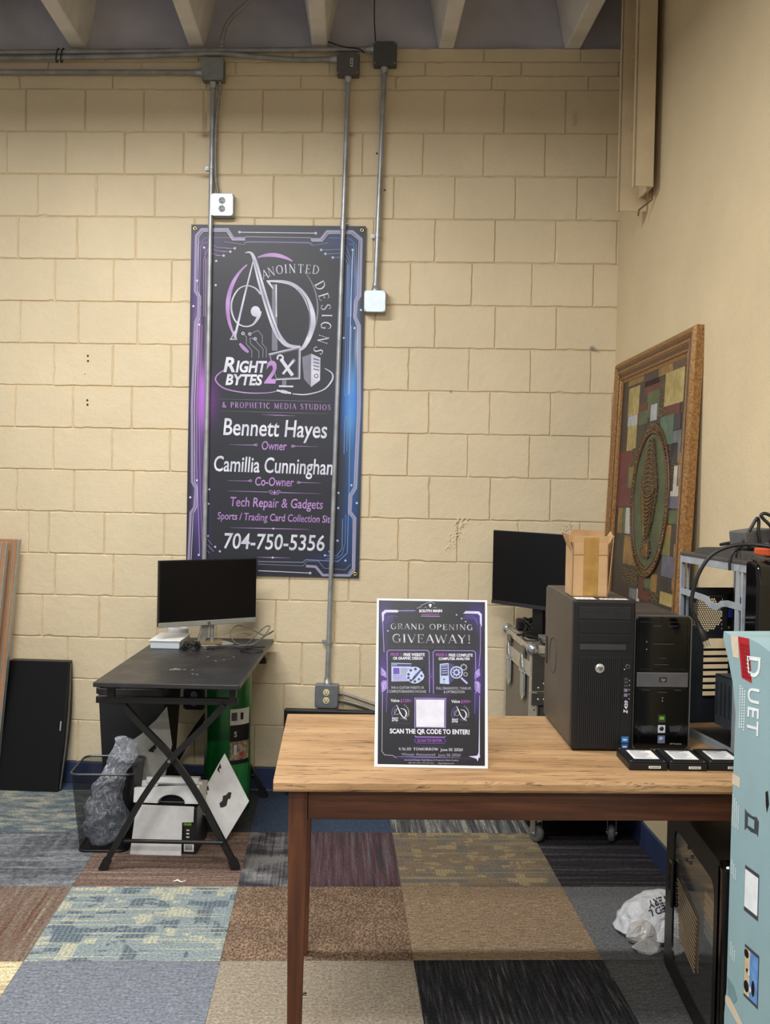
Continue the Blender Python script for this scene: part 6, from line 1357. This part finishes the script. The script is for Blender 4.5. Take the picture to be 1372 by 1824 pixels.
def face(V2, mat, F, name=None, lift=.0006): return MB().use(mat).add([(-lift, y, z) for y, z in V2], [tuple(reversed(f)) for f in F])
face([(.034, 1.176), (-.002, 1.178), (-.010, 1.128), (.020, 1.128)], M('masking_tape', (204, 190, 168), .7), [(0, 1, 2, 3)]).build('masking_tape', DX)
face([(-.002, 1.178), (-.052, 1.180), (-.070, 1.084), (-.024, 1.088)], M('red_tape', (178, 28, 40), .4, var=.1, vs=60), [(0, 1, 2, 3)]).build('red_tape', DX)
q = MB().use(M('red_ink', (112, 16, 26), .5))
for k in range(4):
    for j in range(9): y = -.016 - k * .010 - j * .0018; z = 1.165 - j * .0085; q.add([(-.0011, y, z), (-.0011, y - .005, z), (-.0011, y - .006, z - .0062), (-.0011, y - .001, z - .0062)], [(0, 1, 2, 3)])
q.build('tape_print', DX)
WINK = M('white_ink', (226, 232, 232), .5)
def letters(txt, y0, y1, z0, z1, mat=WINK, **k):
    """turned lettering: reads downwards, tops of the letters toward the camera"""
    V, F = fit_text(txt, 0, z0 - z1, 0, y0 - y1, **k); return face([(y0 - b, z0 - a) for a, b in V], mat, F, lift=.0009)
letters('D', -.047, -.106, 1.147, 1.098, offset=.012, shear=-.12).build('lettering', DX); letters('UET', -.056, -.105, 1.077, .973, offset=.012, shear=-.12, space=1.15).build('lettering', DX)
for k in range(3):
    q = MB().use(WINK)
    for j in range(16):
        z = 1.07 - .0062 * j - .004 * k
        if z > .975: q.add([(-.0008, -.018 - .010 * k, z), (-.0008, -.0225 - .010 * k, z), (-.0008, -.0225 - .010 * k, z - .0042), (-.0008, -.018 - .010 * k, z - .0042)], [(0, 1, 2, 3)])
    q.build('small_print', DX)
for (yb, zb_, n_) in [(.002, .815, 4), (-.002, .665, 3), (-.008, .478, 3)]:
    for k in range(n_):
        q = MB().use(WINK)
        for j in range(int((13 - k) * (1 if n_ == 4 else .5))): z = zb_ - .0056 * j - .006 * k; q.add([(-.0008, yb - .009 * k, z), (-.0008, yb - .004 - .009 * k, z), (-.0008, yb - .004 - .009 * k, z - .0036), (-.0008, yb - .009 * k, z - .0036)], [(0, 1, 2, 3)])
        q.build('small_print', DX)
def rct(y0, y1, z0, z1): return [(y0, z0), (y1, z0), (y1, z1), (y0, z1)]
q = face(rct(-.064, -.126, .676, .574), M('frame_ink', (62, 66, 74), .5), [(0, 1, 2, 3)]); q.use(WINK).add([(-.0012, y, z) for y, z in rct(-.066, -.124, .668, .584)], [(0, 1, 2, 3)]); q.build('printed_picture', DX)
q = face(rct(-.073, -.136, .502, .385), M('frame_ink', (62, 66, 74), .5), [(0, 1, 2, 3)]); q.use(M('print_sky', (96, 138, 190), .5, var=.2, vs=30)).add([(-.0012, y, z) for y, z in rct(-.098, -.134, .495, .392)], [(0, 1, 2, 3)])
q.use(M('print_sand', (206, 190, 150), .5, var=.1)).add([(-.0012, y, z) for y, z in rct(-.075, -.098, .495, .392)], [(0, 1, 2, 3)])
for y, z, r, s_ in [(-.083, .484, .010, 1), (-.088, .448, .006, .8), (-.086, .412, .011, 1.2), (-.115, .42, .007, 2.6)]: q.use(INK).add([(-.0016, y + r * math.cos(a), z + r * s_ * math.sin(a)) for a in [2 * PI * k / 12 for k in range(12)]], [tuple(range(12))])
for y, z in [(-.096, .446), (-.104, .413)]: q.use(WH2).add([(-.002, y + .005 * math.cos(a), z + .007 * math.sin(a)) for a in [2 * PI * k / 10 for k in range(10)]], [tuple(range(10))])
q.build('printed_picture', DX)
yz = [(-.056, .800), (-.066, .795), (-.090, .793), (-.108, .797), (-.118, .790), (-.116, .756), (-.110, .760), (-.086, .757), (-.066, .760), (-.057, .752)]
q = face(yz, M('frame_ink', (62, 66, 74), .5), [tuple(range(10))]); q.use(TEAL).add([(-.0012, y, z) for y, z in rct(-.072, -.100, .787, .767)], [(0, 1, 2, 3)]); q.build('printed_picture', DX)
q = face([(-.142, .862), (-.152, .868), (-.158, .84), (-.15, .82), (-.145, .835)], INK, [tuple(range(5))]); q.build('printed_picture', DX)
for a, b in [(rct(.006, -.030, .862, .838), 1), ([(.010, .345), (-.012, .350), (-.09, .312), (-.075, .300), (.010, .33)], 2)]: face(a, M('masking_tape', (204, 190, 168), .7), [tuple(range(len(a)))]).build('masking_tape', DX)
face([(.004, .392), (-.028, .384), (-.046, .362), (-.03, .345), (.0, .352)], M('clear_tape', (122, 150, 152), .15), [tuple(range(5))], lift=.0007).build('clear_tape', DX)

# black bag on the carton
BAGM = M('black_nylon', (30, 29, 28), .65, var=.2, vs=30, bump=.3, bs=120, bd=.002)
T = thing('black_bag', 'rumpled black nylon bag lying on top of the teal carton', 'bag', (.815, 2.24, 1.196), .2)
rg = interp([(0, 0, 0, .035, .07), (0, 0, .012, .052, .085), (0, 0, .05, .055, .088), (.004, 0, .085, .05, .08), (.01, 0, .110, .03, .05), (.01, 0, .118, .008, .012)], 4)
crumple('bag_body', rg, BAGM, 36, .022, 22, 9, T)
MB().use(BAGM).tube(catmull([(-.050, .03, .06), (-.058, -.01, .045), (-.060, -.05, .02), (-.045, -.085, .004)], 6), .006, prof=[(-.010, -.002), (.010, -.002), (.010, .002), (-.010, .002)]).build('strap', T)
crumple('lining', interp([(-.030, -.015, .02, .02, .02), (-.040, -.02, .04, .022, .024), (-.036, -.02, .06, .01, .01)], 3), M('beige_lining', (200, 192, 176), .7), 20, .008, 30, 2, T)

# ------------------------------------------------------------------ tower with a clear side standing on the floor
t = NT('clear_acrylic'); t.t.nodes.remove(t.b); tr = t.n('ShaderNodeBsdfTransparent'); tr.inputs[0].default_value = (.80, .79, .78, 1); gs = t.n('ShaderNodeBsdfGlossy'); gs.inputs[1].default_value = .06; fr = t.n('ShaderNodeFresnel'); fr.inputs[0].default_value = 1.45
mx = t.n('ShaderNodeMixShader'); t.l(t.math('MULTIPLY', fr.outputs[0], .7), mx.inputs[0]); t.l(tr.outputs[0], mx.inputs[1]); t.l(gs.outputs[0], mx.inputs[2]); t.l(mx.outputs[0], t.out.inputs[0]); ACR = t.m
UP = thing('computer_tower', 'black computer tower with a clear vented side standing on the floor under the table', 'computer', (.765, 3.33, 0), 0)
UD, UH, UW = .63, .548, .168
m = MB().use(PCDK).box((.012, -UD + .06, .012), (UW, .0, .020)).box((.012, -UD + .06, UH - .02), (UW, 0, UH - .006)).box((UW - .006, -.05, .012), (UW, 0, UH - .006)).box((UW - .006, -UD + .06, .012), (UW, -UD + .10, UH - .006)).box((.012, -.006, .012), (UW, 0, UH - .006)); m.build('chassis', UP)
MB().use(GLOSS).box((-.002, -UD, .0), (UW + .004, -UD + .065, UH)).build('front_bezel', UP, bevel=.014, seg=3)
# side frame with a rounded opening
def rr(y0, y1, z0, z1, c, n=6):
    o = []
    for cy, cz_, a0 in [(y1 - c, z1 - c, 0), (y0 + c, z1 - c, 90), (y0 + c, z0 + c, 180), (y1 - c, z0 + c, 270)]:
        for k in range(n): a = math.radians(a0 + 90 * k / (n - 1)); o.append((cy + c * math.cos(a), cz_ + c * math.sin(a)))
    return o
o1, i1 = rr(-UD + .03, .012, .006, UH - .004, .03), rr(-UD + .085, -.085, .070, UH - .075, .045); n = len(o1)
V = [(-.002, y, z) for y, z in o1] + [(-.002, y, z) for y, z in i1] + [(.010, y, z) for y, z in o1] + [(.010, y, z) for y, z in i1]
F = []
for k in range(n): j = (k + 1) % n; F += [(k, k + n, j + n, j), (k, j, j + 2 * n, k + 2 * n), (k + n, k + 3 * n, j + 3 * n, j + n)]
MB().use(PCBLK).add(V, F).build('side_frame', UP)
MB().use(ACR).add([(.001, y, z) for y, z in i1], [tuple(range(n))]).build('side_window', UP)
MB().use(GLOSS).box((-.012, -.102, .225), (.0, -.060, .365)).build('side_handle', UP, bevel=.005)
m = MB().use(M('vent_bronze', (150, 130, 104), .4, .2))
for k in range(13):
    z = .335 - k * .0128; m.tube([(-.004, -.15 - .003 * k, z), (-.006, -.27, z - .012), (-.004, -.385 + .001 * k, z - .028)], .0022, 6)
m.build('vent_grille', UP)
m = MB().use(GRYI)
for k in range(26): m.cyl((-.0036, -.128 - .0012 * k, .315 - k * .008), (-.0015, -.128 - .0012 * k, .315 - k * .008), .0018, 6)
for k in range(14): m.cyl((-.003, -.30 - R.uniform(0, .10), .415 + R.uniform(-.02, .03)), (.0, -.30 - R.uniform(0, .1), .42), .0001, 3)
m.build('vent_hole', UP)
MB().use(M('inner_grey', (96, 90, 82), .5, .3)).box((UW - .03, -.34, .02), (UW - .026, -.05, .44)).build('board_tray', UP)
for k in range(6): MB().use(M('lit_slot_cream', (218, 208, 188), .5)).box((.022, -.53, .262 + k * .021), (.026, -.36, .275 + k * .021)).build('lit_slot', UP)  # cream bars painted in place of bright wall showing through the slots
MB().use(PCDK).box((.03, -.30, .36), (UW - .03, -.05, .47)).build('power_supply', UP, bevel=.003)
MB().use(M('cable_red', (120, 24, 30), .5)).tube(catmull([(.05, -.46, .12), (.06, -.43, .15), (.05, -.40, .13), (.07, -.38, .17)], 6), .005, 6).build('inner_cable', UP)
m = MB().use(GUNM)
for dy, dz in [(0, 0), (.014, .006), (.006, -.012), (.022, -.016), (-.008, .014)]: m.cyl((-.0035, -.30 + dy * 3, .455 + dz * 2), (.0, -.30 + dy * 3, .455 + dz * 2), .005, 10)
m.build('vent_rivet', UP)
for y in (-.05, -.50): MB().use(BPLA).box((.01, y - .03, 0), (UW - .01, y, .014)).build('foot', UP)

# ------------------------------------------------------------------ white shopping bag
t = NT('white_poly_bag'); v = t.co('Object'); t.color(t.ramp(t.noise(v, 12, 3), [(.3, rgb(206, 208, 212)), (.7, rgb(236, 238, 242))])); t.set(.35, 0, .5); t.bump(t.math('ADD', t.noise(v, 22, 4, .6, 1.0), t.vor(v, 26)), .6, .012)
t.b.inputs['Subsurface Weight'].default_value = .15; t.b.inputs['Subsurface Radius'].default_value = (.02, .02, .02); POLY = t.m
T = thing('shopping_bag', 'crumpled white plastic shopping bag on the grey carpet tile beside the floor tower', 'plastic bag', (.775, 3.585, 0), .12)
rg = interp([(0, 0, .002, .11, .10), (0, .0, .018, .138, .125), (.006, .010, .05, .130, .11), (.022, .022, .085, .105, .085), (.035, .03, .112, .072, .055), (.045, .035, .128, .03, .02), (.045, .035, .131, .008, .006)], 5)
bagb = crumple('bag_body', rg, POLY, 70, .026, 10, 4, T)
crumple('bag_handle', interp([(-.065, -.085, .004, .032, .03), (-.065, -.085, .03, .042, .034), (-.06, -.08, .062, .030, .022), (-.056, -.075, .072, .008, .008)], 4), M('poly_thin', (206, 204, 198), .35), 30, .022, 26, 8, T)
bv = BVHTree.FromPolygons([v.co for v in bagb.data.vertices], [tuple(p.vertices) for p in bagb.data.polygons])
q = MB().use(INK); dr = Vector((.05, .80, -.60)).normalized(); ux = Vector((1, 0, 0)); uy = ux.cross(dr).normalized(); uy = uy if uy.z > 0 else -uy
for txt, px_, pz_, wd, hh in [('EVERY', .066, .068, .085, .026), ('ICED L', .062, .036, .085, .024)]:
    V, F = fit_text(txt, 0, wd, 0, hh, offset=.02); W_ = []
    for (x, z) in V:                                   # printed upside down on the bag, following its creases
        p = ux * (px_ - x) + uy * (pz_ - z - .3 * x + .01) - dr * .5 + Vector((0, 0, .035)); h_ = bv.ray_cast(p, dr)[0]
        W_.append(tuple((h_ if h_ is not None else p + dr * .45) - dr * .0015))
    q.add(W_, F)
q.build('printed_lettering', T)
T = tag(crumple('bag_scrap', interp([(0, 0, .002, .035, .03), (0, 0, .012, .05, .036), (.004, 0, .03, .04, .03), (.006, 0, .045, .008, .008)], 4), M('poly_thin', (206, 204, 198), .35), 30, .018, 18, 3, loc=(.728, 3.425, 0)), 'smaller white plastic scrap in front of the white shopping bag', 'plastic bag')
